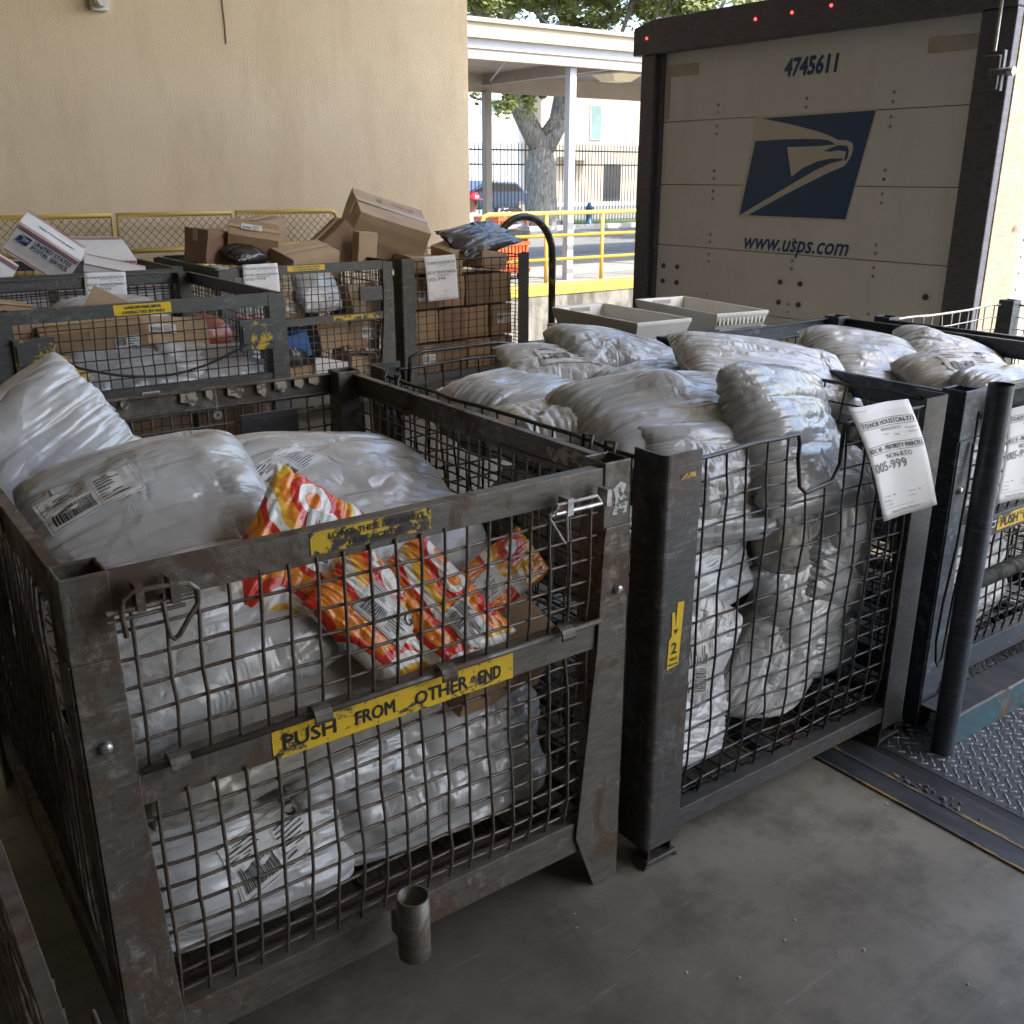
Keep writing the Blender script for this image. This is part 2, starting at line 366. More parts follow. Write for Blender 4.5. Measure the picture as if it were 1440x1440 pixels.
c = n.mix(n.ramp(a, [(.3, 0), (.7, 1)]), (.49, .505, .515), (.56, .575, .585)); c = n.mix(n.math('MULTIPLY', n.ramp(b, [(.5, 0), (.8, 1)]), .4), c, (.39, .39, .385))
c = n.mix(n.math('MULTIPLY', n.ramp(g, [(.62, 0), (.72, 1)]), .25), c, (.18, .16, .13)); n.set(c, .5, 0.); n.bump(a, .15, .01); M['door'] = n.m
M['truck_dark'] = metal('dark_trailer_steel', (.070, .070, .088), .02, .15, .5, .2); M['truck_tan'] = metal('rust_streaked_steel', (.24, .195, .14), .12, .3, .55, .1)  # side frame steel is tan with rust specks
M['truck_side'] = plain('cream_trailer_skin', (.40, .36, .28), .4, .08, 2)
M['chalk'] = worn('faint_chalk', (.66, .665, .67), (.53, .545, .555), .50, .8, 30)
n = N('red_lamp'); n.set((.6, .02, .02), .3); n.b.inputs['Emission Color'].default_value = (1, .06, .05, 1); n.b.inputs['Emission Strength'].default_value = .9; M['redlamp'] = n.m
n = N('oak_bark'); a = n.noise(3, 6, .7, .4, n.mapping((6, 6, 1.2))); n.set(n.mix(n.ramp(a, [(.35, 0), (.65, 1)]), (.10, .09, .08), (.42, .40, .37)), .95); n.bump(a, .8, .05); M['bark'] = n.m
def leafm(name, c1, c2):
    n = N(name); a = n.noise(1.2, 3, .6); b = n.noise(9, 2, .5); n.set(n.mix(n.math('ADD', n.math('MULTIPLY', a, .6), n.math('MULTIPLY', b, .5)), c1, c2), .6)
    n.b.inputs['Subsurface Weight'].default_value = 0.
    tr = n.nd('BsdfTranslucent'); tr.inputs[0].default_value = col(tuple(min(1, x*1.5) for x in c2)); ms = n.nd('MixShader'); ms.inputs[0].default_value = .35
    n.ln(n.b.outputs[0], ms.inputs[1]); n.ln(tr.outputs[0], ms.inputs[2]); n.ln(ms.outputs[0], n.t.nodes['Material Output'].inputs[0]); return n.m
M['leaf'] = leafm('oak_leaves', (.12, .15, .04), (.24, .27, .09))
M['fence'] = plain('black_iron', (.02, .02, .022), .5, .2)
M['bwhite'] = plain('white_render', (.40, .41, .42), .8, .04, .3); M['bbeige'] = plain('beige_render', (.30, .25, .19), .85, .06, .3)
M['glass'] = plain('window_glass', (.10, .16, .16), .15, .2, 1); M['glass_dark'] = plain('dark_glass', (.02, .024, .03), .08, .2, 1)
M['carblue'] = plain('dark_blue_car_paint', (.035, .06, .12), .2, .05, 2, met=.3, Coat_Weight=.6)
M['orange_pl'] = plain('orange_plastic', (.50, .09, .025), .45, .08, 3); M['blue_pl'] = plain('blue_paint', (.03, .09, .17), .45, .1)
M['redcloth'] = plain('red_cloth', (.55, .02, .05), .8, .1, 8); M['shirt'] = plain('pale_blue_cloth', (.40, .50, .62), .85, .1, 8); M['trouser'] = plain('navy_cloth', (.03, .035, .06), .85, .1)
M['skin'] = plain('skin', (.30, .17, .11), .5, .05); M['hair'] = plain('black_hair', (.012, .01, .01), .6, .1)
M['cream_lens'] = plain('cream_lens', (.75, .66, .46), .35, .03)
n = N('tread_plate'); a = n.noise(4, 6, .7); b = n.noise(30, 4, .7); n.set(n.mix(n.ramp(a, [(.35, 0), (.7, 1)]), (.07, .078, .088), (.14, .15, .165)), n.math('ADD', n.math('MULTIPLY', b, .3), .22), .55); M['tread'] = n.m
M['tread_top'] = metal('polished_tread_lugs', (.13, .142, .155), .2, .4, .42, .4)
n = N('edge_steel'); a = n.noise(3, 6, .7, 0, n.mapping((4, 1, 4))); b = n.noise(40, 5, .7)
n.set(n.mix(n.ramp(a, [(.4, 0), (.7, 1)]), (.035, .038, .045), (.085, .088, .095)), .42, .35); n.bump(b, .2, .002); M['edge'] = n.m
M['edge_y'] = worn('worn_yellow_line', (.30, .21, .06), (.055, .055, .06), .46, .5, 18, (1, .3, 1))
M['link'] = metal('dull_chain_link', (.16, .13, .08), .5, .3, .5, .3)
M['wall_dark'] = plain('brown_wall_paint', (.17, .14, .10), .9, .1, 1)  # unseen dock walls kept dark to cut bounced light
M['yard'] = plain('bounce_yard_concrete', (.42, .41, .38), .85, .12, 2)  # unseen yard kept pale to bounce light into the dock

# ================================================================== SETTING
def slab(name, x0, x1, y0, y1, z0, z1, mat): return struct(name, MB().box(x0, x1, y0, y1, z0, z1), mat)
slab('dock_floor', -7.2, 5.2, -8.2, 12.45, -.5, 0, M['floor'])
slab('yard', 5.2, 60, -40, 12.45, -1.4, -1.2, M['yard'])
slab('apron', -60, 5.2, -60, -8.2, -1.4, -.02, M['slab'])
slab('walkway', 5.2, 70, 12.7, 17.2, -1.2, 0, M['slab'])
slab('road', -200, 400, 17.2, 25.4, -.4, -.01, M['asphalt'])
slab('kerb', -200, 400, 25.4, 25.62, -.4, .13, M['kerb'])
slab('grass_verge', -200, 400, 25.62, 29.6, -.4, .06, M['grass'])
slab('street', -200, 400, 29.6, 44, -.4, 0, M['asphalt'])
slab('ground', -900, 1200, 44, 1500, -.4, .03, M['kerb'])
struct('ceiling_and_sunshade', MB().box(-7.2, 5.2, -8.2, 2.0, 5.2, 5.5).box(-7.2, 7.2, 2.0, 8.98, 5.2, 5.5), M['ceil'])  # overhang past the dock edge is unseen, added to keep sun out
w = single('beige_stucco_wall', MB().box(-7.2, 5.77, 8.7, 9.0, 0, 5.2), M['stucco'], 'tall beige stucco wall behind the row of parcel cages', 'wall', (0, 8.7, 0))
m = MB(); m.tube([(3.35, 8.694, 3.3), (3.352, 8.694, 3.02), (3.36, 8.694, 2.82), (3.358, 8.694, 2.68)], .006, 4); part('crack', m, M['kraft_d'], w)
m = MB().box(2.30, 2.42, 8.62, 8.698, 2.84, 2.98); m.lathe([(.0, -.09), (.045, -.09), (.045, 0)], (2.36, 8.62, 2.9), 14, 'Y')
single('wall_fixture', m, M['boxwhite'], 'small pale fixture high on the beige wall', 'fixture', (2.36, 8.66, 2.9), bevel=.004)
single('side_wall', MB().box(-4.5, -4.2, -8.2, 9, 0, 5.5), M['wall_dark'], 'plain side wall of the loading dock', 'wall', (-7.3, 0, 0))
single('rear_wall', MB().box(-7.2, 5.2, -7.8, -7.5, 0, 5.2), M['wall_dark'], 'plain rear wall of the loading dock', 'wall', (-1, -7.6, 0))  # unseen, put in to block light from behind the camera
# dock columns carrying the roof edge (outside the frame)
m = MB().box(4.9, 5.18, -3.4, -3.1, 0, 5.2); single('dock_column', m, M['truck_dark'], 'steel column carrying the roof edge of the dock', 'column', (5.05, -3.25, 0))

# steel edge strip and dock leveller
m = MB().box(2.235, 2.405, -6, 1.62, .0, .004); e = single('floor_edge_plate', m, M['edge'], 'dark steel edge strip let into the floor beside the chequer plate', 'floor plate', (2.32, 0, 0))
m = MB().box(2.312, 2.324, -6, 1.55, .0042, .0058); m.box(2.228, 2.236, -6, 1.6, .001, .006); part('worn_line', m, M['edge_y'], e)
m = MB(); rnd = random.Random(4)
for i in range(26):
    y = 1.22 + rnd.gauss(0, .07); x = 2.345 + rnd.gauss(0, .012); s = rnd.uniform(.003, .010)
    m.lathe([(s, 0), (s*.8, .004), (0, .006)], (x, y, .004), 6)
part('dried_paint', m, M['edge_y'], e)
lev = thing('dock_leveler', 'steel chequer plate dock leveller set in the floor under the right hand cage', 'dock leveller', (3.4, 0, 0))
part('plate', MB().box(2.44, 4.9, -2.2, 2.2, -.05, .003), M['tread'], lev)
part('gap', MB().box(2.405, 2.44, -2.2, 2.2, -.03, .0015), M['rubber'], lev)
m = MB(); k = 0; y = .45
def lug(m, x, y, a):
    L, Wd, H = .0145, .0052, .0032; c, s = math.cos(a), math.sin(a)
    P = [(-L, 0, 0), (-L*.5, -Wd, 0), (L*.5, -Wd, 0), (L, 0, 0), (L*.5, Wd, 0), (-L*.5, Wd, 0), (-L*.55, 0, H), (L*.55, 0, H)]
    m.add([(x + p*c - q*s, y + p*s + q*c, .0032 + r) for p, q, r in P], [(0,1,6), (1,2,7,6), (2,3,7), (3,4,7), (4,5,6,7), (5,0,6)])
while y < 1.95:
    x = 2.462 + (k % 2)*.019; j = 0
    while x < 3.9:
        lug(m, x, y, R(45) if (k + j) % 2 else R(-45)); x += .038; j += 1
    y += .019; k += 1
part('tread_pattern', m, M['tread_top'], lev)

# ------------------------------------------------------------------ yellow chain link guard in front of the wall
g = thing('chain_link_guard', 'yellow framed chain link guard rail along the beige wall', 'guard rail', (1.9, 8.45, 0))
yy = 8.45; zt, zb = 1.345, 1.065
xs = [-1.2, .45, 2.25, 3.22, 4.18]; xs = [-2.6, -.65, .30, 1.25, 2.22, 3.20, 4.18]
rnd = random.Random(2)
for a, b in zip(xs[:-1], xs[1:]):
    fr = MB(); c = .06; a2, b2 = a + .022, b - .022
    c = .06 if b > 4 else .0001
    pts = [(a2, yy, zb), (a2, yy, zt), (b2 - c, yy, zt), (b2 - c*.3, yy, zt - c*.3), (b2, yy, zt - c), (b2, yy, zb)] if b > 4 else [(a2, yy, zb), (a2, yy, zt), (b2, yy, zt), (b2, yy, zb)]
    _ = [(a2, yy, zb), (a2, yy, zt - c), (a2 + c*.3, yy, zt - c*.3), (a2 + c, yy, zt), (b2 - c, yy, zt), (b2 - c*.3, yy, zt - c*.3), (b2, yy, zt - c), (b2, yy, zb)]
    fr.tube(pts, .019, 10); fr.tube([(a2, yy, zb), (b2, yy, zb)], .019, 8); fr.tube([(a2, yy, zb - .14), (b2, yy, zb - .14)], .015, 8)
    fr.tube([(a2, yy, zb), (a2, yy, 0.0)], .019, 8)
    part('panel_frame', fr, M['yellow'], g, True)
    ml = MB(); st = .066; h = zt - zb; u = a2 - h
    while u < b2:
        for sgn in (1, -1):
            p0, p1 = (u, zb if sgn > 0 else zt), (u + h, zt if sgn > 0 else zb); t0 = max(0, (a2 - u)/h); t1 = min(1, (b2 - u)/h)
            if t1 > t0:
                q0 = (p0[0] + h*t0, yy + .003*sgn, p0[1] + (p1[1]-p0[1])*t0); q1 = (p0[0] + h*t1, yy + .003*sgn, p0[1] + (p1[1]-p0[1])*t1); ml.tube([q0, q1], .0030, 4, cap=False)
        u += st
    part('chain_link_mesh', ml, M['link'], g)

# hoop guard
m = MB(); pts = [(5.41, 6.9, 0), (5.41, 6.9, .95)] + [(5.10 + .31*math.cos(t), 6.9, .99 + .33*math.sin(t)) for t in np.linspace(0, math.pi, 18)] + [(4.79, 6.9, .95), (4.79, 6.9, 0)]
single('hoop_guard', m.tube([(x, y - .02, z) for x, y, z in pts], .032, 14), M['yellow_k'], 'tall bent steel hoop with worn yellow paint at the dock edge', 'hoop guard', (5.1, 6.9, 0), smooth=True)

# ------------------------------------------------------------------ ramp wall, rail, canopy
w = thing('retaining_wall', 'stained concrete retaining wall under the yellow railing', 'wall', (12, 12.6, -1.2))
part('concrete_face', MB().box(5.2, 60, 12.45, 12.7, -1.2, -.145), M['concrete'], w)
part('coping', MB().box(5.2, 60, 12.43, 12.72, -.145, .012), M['yellow_b'], w, bevel=.01)
rl = thing('pipe_railing', 'bright yellow pipe railing with three bars above the concrete wall', 'railing', (12, 12.82, 0))
m = MB(); m.tube([(8.72, 12.82, 0), (8.72, 12.82, .97), (8.76, 12.82, 1.05), (8.84, 12.82, 1.075), (40, 12.82, 1.075)], .034, 10)
part('top_rail', m, M['yellow_b'], rl, True)
for z in (.73, .36): part('rail', MB().tube([(8.72, 12.82, z), (40, 12.82, z)], .026, 8), M['yellow_b'], rl, True)
for x in (9.95, 11.12, 12.3, 13.5, 14.7): part('post', MB().tube([(x, 12.82, 0), (x, 12.82, 1.06)], .03, 8), M['yellow_b'], rl, True)
cp = thing('covered_walkway', 'flat roofed walkway canopy with banded fascia on square posts', 'canopy', (11, 14.8, 0))
part('fascia', MB().box(2, 46, 12.88, 13.0, 3.23, 3.37), M['taupe'], cp); part('fascia_band', MB().box(2, 46, 12.86, 13.0, 3.37, 3.50), M['white_paint'], cp)
part('fascia_top', MB().box(2, 46, 12.78, 13.0, 3.50, 3.70), M['cream'], cp); part('roof', MB().box(2, 46, 12.74, 16.9, 3.70, 3.76), M['taupe'], cp)
part('soffit', MB().box(2, 46, 13.0, 16.75, 3.42, 3.46), M['soffit'], cp); part('rear_beam', MB().box(2, 46, 16.55, 16.75, 3.13, 3.42), M['soffit'], cp)
for x in (6.9, 11.37, 15.9, 20.4): part('cross_beam', MB().box(x-.06, x+.06, 13.0, 16.55, 3.24, 3.42), M['soffit'], cp)
for x in (10.58, 14.3, 18): part('post', MB().box(x-.065, x+.065, 12.98, 13.11, 0, 3.23), M['white_paint'], cp, bevel=.008)
for x in (6.9, 11.37, 15.9, 20.4): part('post', MB().box(x-.07, x+.07, 16.45, 16.59, 0, 3.13), M['taupe'], cp, bevel=.008)
part('brace', MB().tube([(11.37, 16.4, 3.30), (12.3, 13.1, 3.30)], .02, 6), M['white_paint'], cp); part('brace', MB().tube([(11.37, 16.4, 3.30), (9.4, 13.1, 3.30)], .02, 6), M['white_paint'], cp)
l = thing('ceiling_lamp', 'unlit cream lens lamp under the walkway canopy', 'lamp', (12.9, 14.6, 3.42))
part('lamp_base', MB().box(12.55, 13.25, 14.3, 14.9, 3.36, 3.42), M['taupe'], l)
part('lamp_lens', MB().add([(12.55,14.3,3.36),(13.25,14.3,3.36),(13.25,14.9,3.36),(12.55,14.9,3.36),(12.7,14.42,3.24),(13.1,14.42,3.24),(13.1,14.78,3.24),(12.7,14.78,3.24)], [(0,1,5,4),(1,2,6,5),(2,3,7,6),(3,0,4,7),(4,5,6,7)]), M['cream_lens'], l)

# iron fence
f = thing('iron_fence', 'tall black iron picket fence behind the oak', 'fence', (20, 28, 0))
m = MB()
for i in range(300):
    x = 4 + i*.145; m.box(x-.011, x+.011, 27.99, 28.01, .1, 2.62); m.tube([(x, 28, 2.62), (x, 28, 2.68)], .011, 4, r2=.001)
part('pickets', m, M['fence'], f)
for z in (.32, 1.95, 2.4): part('rail', MB().box(4, 47.5, 27.97, 28.03, z, z+.05), M['fence'], f)
for x in (5.1, 9.5, 13.9, 18.3, 22.55, 26.9, 31.3, 35.7): part('post', MB().box(x-.045, x+.045, 27.95, 28.05, 0, 2.75), M['fence'], f)

# buildings beyond
def building(name, label, x0, x1, y0, y1, h, mat, wins, roofc=None):
    b = thing(name, label, 'building', ((x0+x1)/2, y0, 0)); part('wall', MB().box(x0, x1, y0, y1, 0, h), mat, b)
    part('parapet', MB().box(x0-.15, x1+.15, y0-.15, y1, h, h+.35), mat, b)
    for (a, z, ww, hh) in wins:
        fr = MB(); fr.box(a-ww/2-.08, a+ww/2+.08, y0-.08, y0-.002, z-.08, z+hh+.08)
        q = part('window', fr, M['white_paint'], b); part('pane', MB().box(a-ww/2, a+ww/2, y0-.10, y0-.082, z, z+hh), M['glass'], q)
    return b
building('white_building', 'white block building beyond the fence at left of the oak', 18, 38.6, 52, 66, 9, M['bwhite'], [(33.2, 5.2, 1.6, .7), (29.5, 5.2, 1.6, .7), (36, 5.2, 1.2, .7), (25, 5.2, 1.6, .7)])
b = building('beige_building', 'beige building with tall narrow windows beyond the fence', 38.7, 74, 50.5, 66, 9.5, M['bbeige'], [(49.6, 3.9, 1.0, 2.1), (43.0, 3.8, .8, 1.9), (60, 3.9, 1, 2.1), (50.0, .2, 1.5, 2.2)])
part('door', MB().box(43.8, 45.2, 50.42, 50.49, 0, 2.3), M['glass_dark'], b)
part('awning', MB().box(40.0, 42.2, 49.6, 50.49, 2.5, 2.7), M['taupe'], b)
s = single('red_sign', MB().box(44.4, 44.85, 46.0, 46.05, 2.25, 2.9).box(44.6, 44.65, 46.0, 46.06, 0, 2.25), M['redcloth'], 'small red sign on a post beyond the fence right of the oak', 'sign', (44.6, 46, 0))
s = single('barrier_block', MB().box(23.95, 24.4, 31.8, 32.2, 0, .62), plain('lime_paint', (.35, .55, .05), .6), 'lime green barrier beside the parked car', 'barrier', (24.2, 32, 0), bevel=.05)

# car
def car(name, label, x, y, L, mat):
    c = thing(name, label, 'car', (x, y, 0)); W_ = 1.8; sx = L/4.7
    side = [(-u, v) for u, v in [(-2.3,.35),(-2.33,.75),(-2.15,.98),(-1.65,1.02),(-1.2,1.38),(.15,1.43),(.95,1.02),(1.9,.92),(2.28,.72),(2.3,.36)][::-1]]
    arches = []
    part('body', MB().prism([(u*sx, v) for u, v in side], (x, y, 0), (1,0,0), (0,0,1), (0, W_, 0)), mat, c, bevel=.07)
    part('window', MB().prism([(-.75*sx,1.03),(-.12*sx,1.36),(1.15*sx,1.31),(1.5*sx,1.03)], (x, y-.012, 0), (1,0,0), (0,0,1), (0,.02,0)), M['glass_dark'], c)
    for wx in (-1.45, 1.45):
        for yy_ in (y-.02, y+W_-.2):
            t = part('wheel', MB().lathe([(.0,0),(.33,0),(.34,.06),(.34,.18),(.32,.22),(0,.22)], (x+wx*sx, yy_, .34), 20, 'Y'), M['rubber'], c, True)
            part('rim', MB().lathe([(0,-.01),(.2,-.008),(.2,.23),(0,.23)], (x+wx*sx, yy_, .34), 10, 'Y'), M['bright_steel'], t)
    for yy_ in (y+.05, y+W_-.4): part('tail_light', MB().box(x-2.36*sx, x-2.2*sx, yy_, yy_+.35, .74, .9) if False else MB().box(x+2.2*sx, x+2.33*sx, yy_, yy_+.35, .66, .84), M['redcloth'], c)
    return c
car('parked_car', 'dark blue sedan parked beyond the iron fence', 23.3, 33.6, 4.9, M['carblue'])
# hydrant
h = thing('fire_hydrant', 'small blue fire hydrant on the verge by the fence', 'hydrant', (22.3, 26.4, .06))
part('barrel', MB().lathe([(0,0),(.17,0),(.17,.05),(.11,.07),(.11,.50),(.14,.52),(.14,.56),(.10,.60),(.05,.68),(.03,.72),(0,.73)], (22.3,26.4,.06), 16), M['blue_pl'], h, True)
part('outlet', MB().lathe([(0,-.19),(.06,-.19),(.06,.19),(0,.19)], (22.3,26.4,.45), 12, 'X'), M['blue_pl'], h)

# orange cart with black bags
b = thing('orange_bin', 'orange slatted plastic bin on the walkway behind the yellow railing', 'bin', (9.75, 13.9, 0))
m = MB(); x0, x1, y0, y1, z1 = 9.50, 10.12, 13.5, 14.2, 1.0
for i in range(9): m.box(x0+i*.07, x0+i*.07+.045, y0, y0+.03, .12, z1); m.box(x0+i*.07, x0+i*.07+.045, y1-.03, y1, .12, z1)
for z in (.12, .55, .94): m.box(x0-.005, x1+.015, y0-.012, y0-.001, z, z+.06); m.box(x0-.005, x1+.015, y1+.001, y1+.012, z, z+.06); m.box(x1, x1+.03, y0, y1, z, z+.06)
m.box(x0, x1, y0+.03, y1-.03, .1, .13); m.box(x1-.03, x1, y0+.031, y1-.031, .13, z1); m.box(x0, x0+.03, y0+.031, y1-.031, .13, z1)
part('slatted_box', m, M['orange_pl'], b)
for wx in (x0+.1, x1-.1): part('wheel', MB().lathe([(0,0),(.06,0),(.06,.05),(0,.05)], (wx, y0+.08, .06), 12, 'Y'), M['rubber'], b)

# ------------------------------------------------------------------ trees
def tree(name, label, base, H, spread, seed, nleaf, trunk_r, forks, leafz, group='trees'):
    rnd = random.Random(seed); t = thing(name, label, 'tree', base, group); wood = MB(); tips = []
    def limb(p, d, L, r, lvl):
        pts = [p]; n = 6; rr = [r]
        for i in range(n):
            d = (d + Vector((rnd.gauss(0, .16), rnd.gauss(0, .16), rnd.gauss(0, .10) + (.03 if lvl < 2 else -.02)))).normalized(); p = p + d*L/n; pts.append(p); rr.append(r*(1 - .55*(i+1)/n))
            if lvl >= 1 and i >= 1 or lvl > 2: tips.append((p, L*.32))
        wood.tube(pts, rr, 10 if lvl < 2 else 5)
        if lvl < 4:
            for k in range(3 if lvl < 2 else 3):
                q = pts[rnd.randint(2, n)]; dd = (d + Vector((rnd.gauss(0, .75), rnd.gauss(0, .75), rnd.gauss(.05, .4)))).normalized(); limb(q, dd, L*rnd.uniform(.55, .75), r*.48, lvl + 1)
    b = Vector(base); fz = forks[0][0]
    wood.tube([b + Vector((0, 0, -.2)), b + Vector((0, 0, .25)), b + Vector((.02, 0, 1.0)), b + Vector((-.05, 0, fz*.8)), b + Vector((0, 0, fz + .15))], [trunk_r*1.5, trunk_r*1.12, trunk_r*.95, trunk_r, trunk_r*.6], 18)
    for z, d, L, r in forks: limb(b + Vector((0, 0, z)), Vector(d).normalized(), L, r, 0)
    part('trunk', wood, M['bark'], t, True)
    cr = MB(); vs = []; fs = []
    cl = []
    for p, s in tips:
        if p.z > leafz: cl.append((p, s))
    for i in range(nleaf):
        p, s = cl[rnd.randrange(len(cl))]; s = min(s, 1.0)
        q = p + Vector((rnd.gauss(0, .5*s), rnd.gauss(0, .5*s), rnd.gauss(-.05, .32*s))); a = Vector((rnd.gauss(0, 1), rnd.gauss(0, 1), rnd.gauss(0, 1))).normalized(); bb = a.orthogonal().normalized(); z = rnd.uniform(.05, .10); k = len(vs)
        z *= 1.25; vs += [q - a*z, q + bb*z*.5, q + a*z, q - bb*z*.5]; fs.append((k, k+1, k+2, k+3))
    cr.add(vs, fs); part('crown', cr, M['leaf'], t)
    return t
tree('oak_tree', 'large forked live oak with pale mottled trunk in front of the iron fence', (20.2, 26.3, .06), 10, 8, 7, 80000, .50,
     [(2.35, (-.62, .2, 1.2), 5.6, .35), (2.25, (1.15, -.3, .95), 6.4, .34), (2.7, (.1, -.9, 1.3), 4.6, .16), (2.7, (-.1, .9, 1.3), 4.6, .16), (4.0, (-1, -.6, .8), 4.0, .14), (3.9, (.4, .2, 1), 4.5, .14)], 3.35)
tree('oak_tree', 'leafy live oak rising above the trailer roof', (24.5, 21.0, -.01), 10, 8, 21, 50000, .42,
     [(2.7, (-.75, .3, 1.2), 5.0, .3), (2.6, (1.0, -.4, 1.1), 5.0, .3), (2.9, (0, .8, 1), 4.4, .26), (2.9, (-.5, -.8, 1), 4.4, .25)], 4.3)
tree('oak_tree', 'leafy live oak crown seen over the walkway roof beside the wall edge', (13.2, 27.5, .06), 10, 8, 33, 36000, .4,
     [(2.9, (-.7, .3, 1.2), 5.0, .3), (2.8, (.9, -.3, 1.2), 5.0, .3), (2.9, (0, .8, 1), 4.4, .26)], 4.5)

# ------------------------------------------------------------------ seated person behind the railing
def skin_mesh(name, verts, edges, root=0, sub=1):
    me = bpy.data.meshes.new(name); me.from_pydata([v[:3] for v in verts], edges, []); o = bpy.data.objects.new(name, me); COL.objects.link(o)
    sk = o.modifiers.new('s', 'SKIN'); sk.use_smooth_shade = True
    for i, v in enumerate(verts):
        d = me.skin_vertices[0].data[i]; d.radius = (v[3], v[4] if len(v) > 4 else v[3]); d.use_root = (i == root)
    sb = o.modifiers.new('u', 'SUBSURF'); sb.levels = sub; sb.render_levels = sub
    dg = bpy.context.evaluated_depsgraph_get(); m2 = bpy.data.meshes.new_from_object(o.evaluated_get(dg)); bpy.data.objects.remove(o); bpy.data.meshes.remove(me); m2.name = name
    m2.polygons.foreach_set('use_smooth', [True]*len(m2.polygons)); return m2
px, py, pz = 9.58, 14.4, 0
bn = single('bench', MB().box(px-.6, px+.5, py-.22, py+.2, .42, .47).box(px-.55, px-.49, py-.2, py+.18, 0, .42).box(px+.38, px+.44, py-.2, py+.18, 0, .42), M['taupe'], 'low bench on the walkway behind the yellow railing', 'bench', (px, py, 0))
V = [(0,0,.56,.15,.12),(0,.02,.74,.14,.10),(0,.0,.93,.17,.11),(0,-.02,1.02,.09,.08),(0,-.04,1.10,.055,.055),(0,-.06,1.17,.075,.085),(0,-.07,1.26,.085,.095),(0,-.06,1.32,.06,.07),
     (.19,-.02,.98,.055),(.24,-.08,.74,.045),(.14,-.30,.64,.035),(.11,-.37,.63,.03),(-.19,-.02,.98,.055),(-.24,-.08,.74,.045),(-.14,-.30,.64,.035),(-.11,-.37,.63,.03),
     (.10,-.05,.54,.09),(.12,-.45,.50,.065),(.12,-.42,.10,.042),(.12,-.56,.04,.035),(-.10,-.05,.54,.09),(-.12,-.45,.50,.065),(-.12,-.42,.10,.042),(-.12,-.56,.04,.035)]
Ed = [(0,1),(1,2),(2,3),(3,4),(4,5),(5,6),(6,7),(2,8),(8,9),(9,10),(10,11),(2,12),(12,13),(13,14),(14,15),(0,16),(16,17),(17,18),(18,19),(0,20),(20,21),(21,22),(22,23)]
p = thing('person', 'seated person in a red cap and pale shirt just past the beige wall edge', 'person', (px, py, 0))
me = skin_mesh('body', V, Ed); o = bpy.data.objects.new('body', me); COL.objects.link(o); o.parent = p; mats(o, [M['skin'], M['shirt'], M['trouser']])
for poly in me.polygons:
    c = poly.center; poly.material_index = 1 if (c.z > .6 and c.z < 1.06 and (abs(c.x) < .3 and c.y > -.2)) else (2 if c.z <= .64 and c.z > .12 and not (c.y < -.24 and c.z > .58) else 0)
m = MB().lathe([(.108, 0), (.106, .05), (.085, .095), (.04, .118), (0, .122)], (px, py-.06, pz+1.265), 20); m.add([(px-.08, py-.13, 1.268), (px-.085, py-.24, 1.258), (px+.085, py-.24, 1.258), (px+.08, py-.13, 1.268), (px-.08, py-.13, 1.276), (px-.085, py-.24, 1.266), (px+.085, py-.24, 1.266), (px+.08, py-.13, 1.276)], [(0,1,2,3),(4,7,6,5),(1,5,6,2),(0,4,5,1),(3,2,6,7)])
cp_ = part('cap', m, M['redcloth'], p, True); part('cap_patch', MB().box(px-.03, px+.03, py-.172, py-.160, 1.285, 1.325), M['boxwhite'], cp_)
m = MB(); m.box(px-.035, px-.018, py-.163, py-.150, 1.225, 1.235); m.box(px+.018, px+.035, py-.163, py-.150, 1.225, 1.235); m.box(px-.022, px+.022, py-.150, py-.138, 1.165, 1.173); m.lathe([(.016, 0), (.012, .03), (.004, .04)], (px, py-.155, 1.19), 8)
part('face_features', m, M['hair'], p)

# ------------------------------------------------------------------ mail trailer backed to the dock
XT = 5.25
tr = thing('mail_trailer', 'white mail trailer with closed door and blue eagle logo backed to the dock', 'trailer', (XT, 4.28, -1.2))
Dz = [0, .352, .766, 1.169, 1.585, 2.001, 2.47]
dm = MB()
for a, b in zip(Dz[:-1], Dz[1:]): dm.box(XT+.005, XT+.045, 3.06, 5.50, a+.0022, b-.0022)
door = part('roll_up_door', dm, M['door'], tr, bevel=.002)
part('door_backing', MB().box(XT+.046, XT+.07, 3.0, 5.55, 0, 2.5), M['rubber'], tr)
part('rear_post', MB().box(XT-.06, XT+.0, 5.475, 5.615, -.9, 2.44).box(XT-.02, XT+.07, 5.43, 5.475, 0, 2.44), M['truck_dark'], tr, bevel=.008)
part('rear_post', MB().box(XT-.06, XT+.0, 2.91, 3.10, -.9, 2.44), M['truck_dark'], tr, bevel=.008)
part('header', MB().prism([(5.69, 2.44), (5.69, 2.62), (5.5, 2.66), (3.1, 2.66), (2.905, 2.62), (2.905, 2.44)], (XT-.075, 0, 0), (0,1,0), (0,0,1), (.08, 0, 0)), M['truck_dark'], tr, bevel=.008)
part('body_shell', MB().box(XT+.30, XT+13, 2.915, 5.66, -.1, 2.60), M['truck_side'], tr)
part('side_frame', MB().box(XT+.001, XT+.30, 2.905, 3.05, -.9, 2.61).box(XT+.001, XT+.30, 5.56, 5.67, -.9, 2.61).box(XT+.001, XT+.3, 3.05, 5.56, 2.5, 2.61), M['truck_tan'], tr, bevel=.004)
m = MB()
for x in (XT+.36, XT+.95, XT+1.55, XT+2.15):
    for i in range(28): m.lathe([(.010, 0), (.007, -.006), (0, -.008)], (x, 2.915, .05+i*.09), 8, 'Y')
part('rivets', m, M['bright_steel'], tr)
part('dock_sill', MB().box(XT-.06, XT+.30, 3.1, 5.475, -.25, -.004), M['truck_dark'], tr)
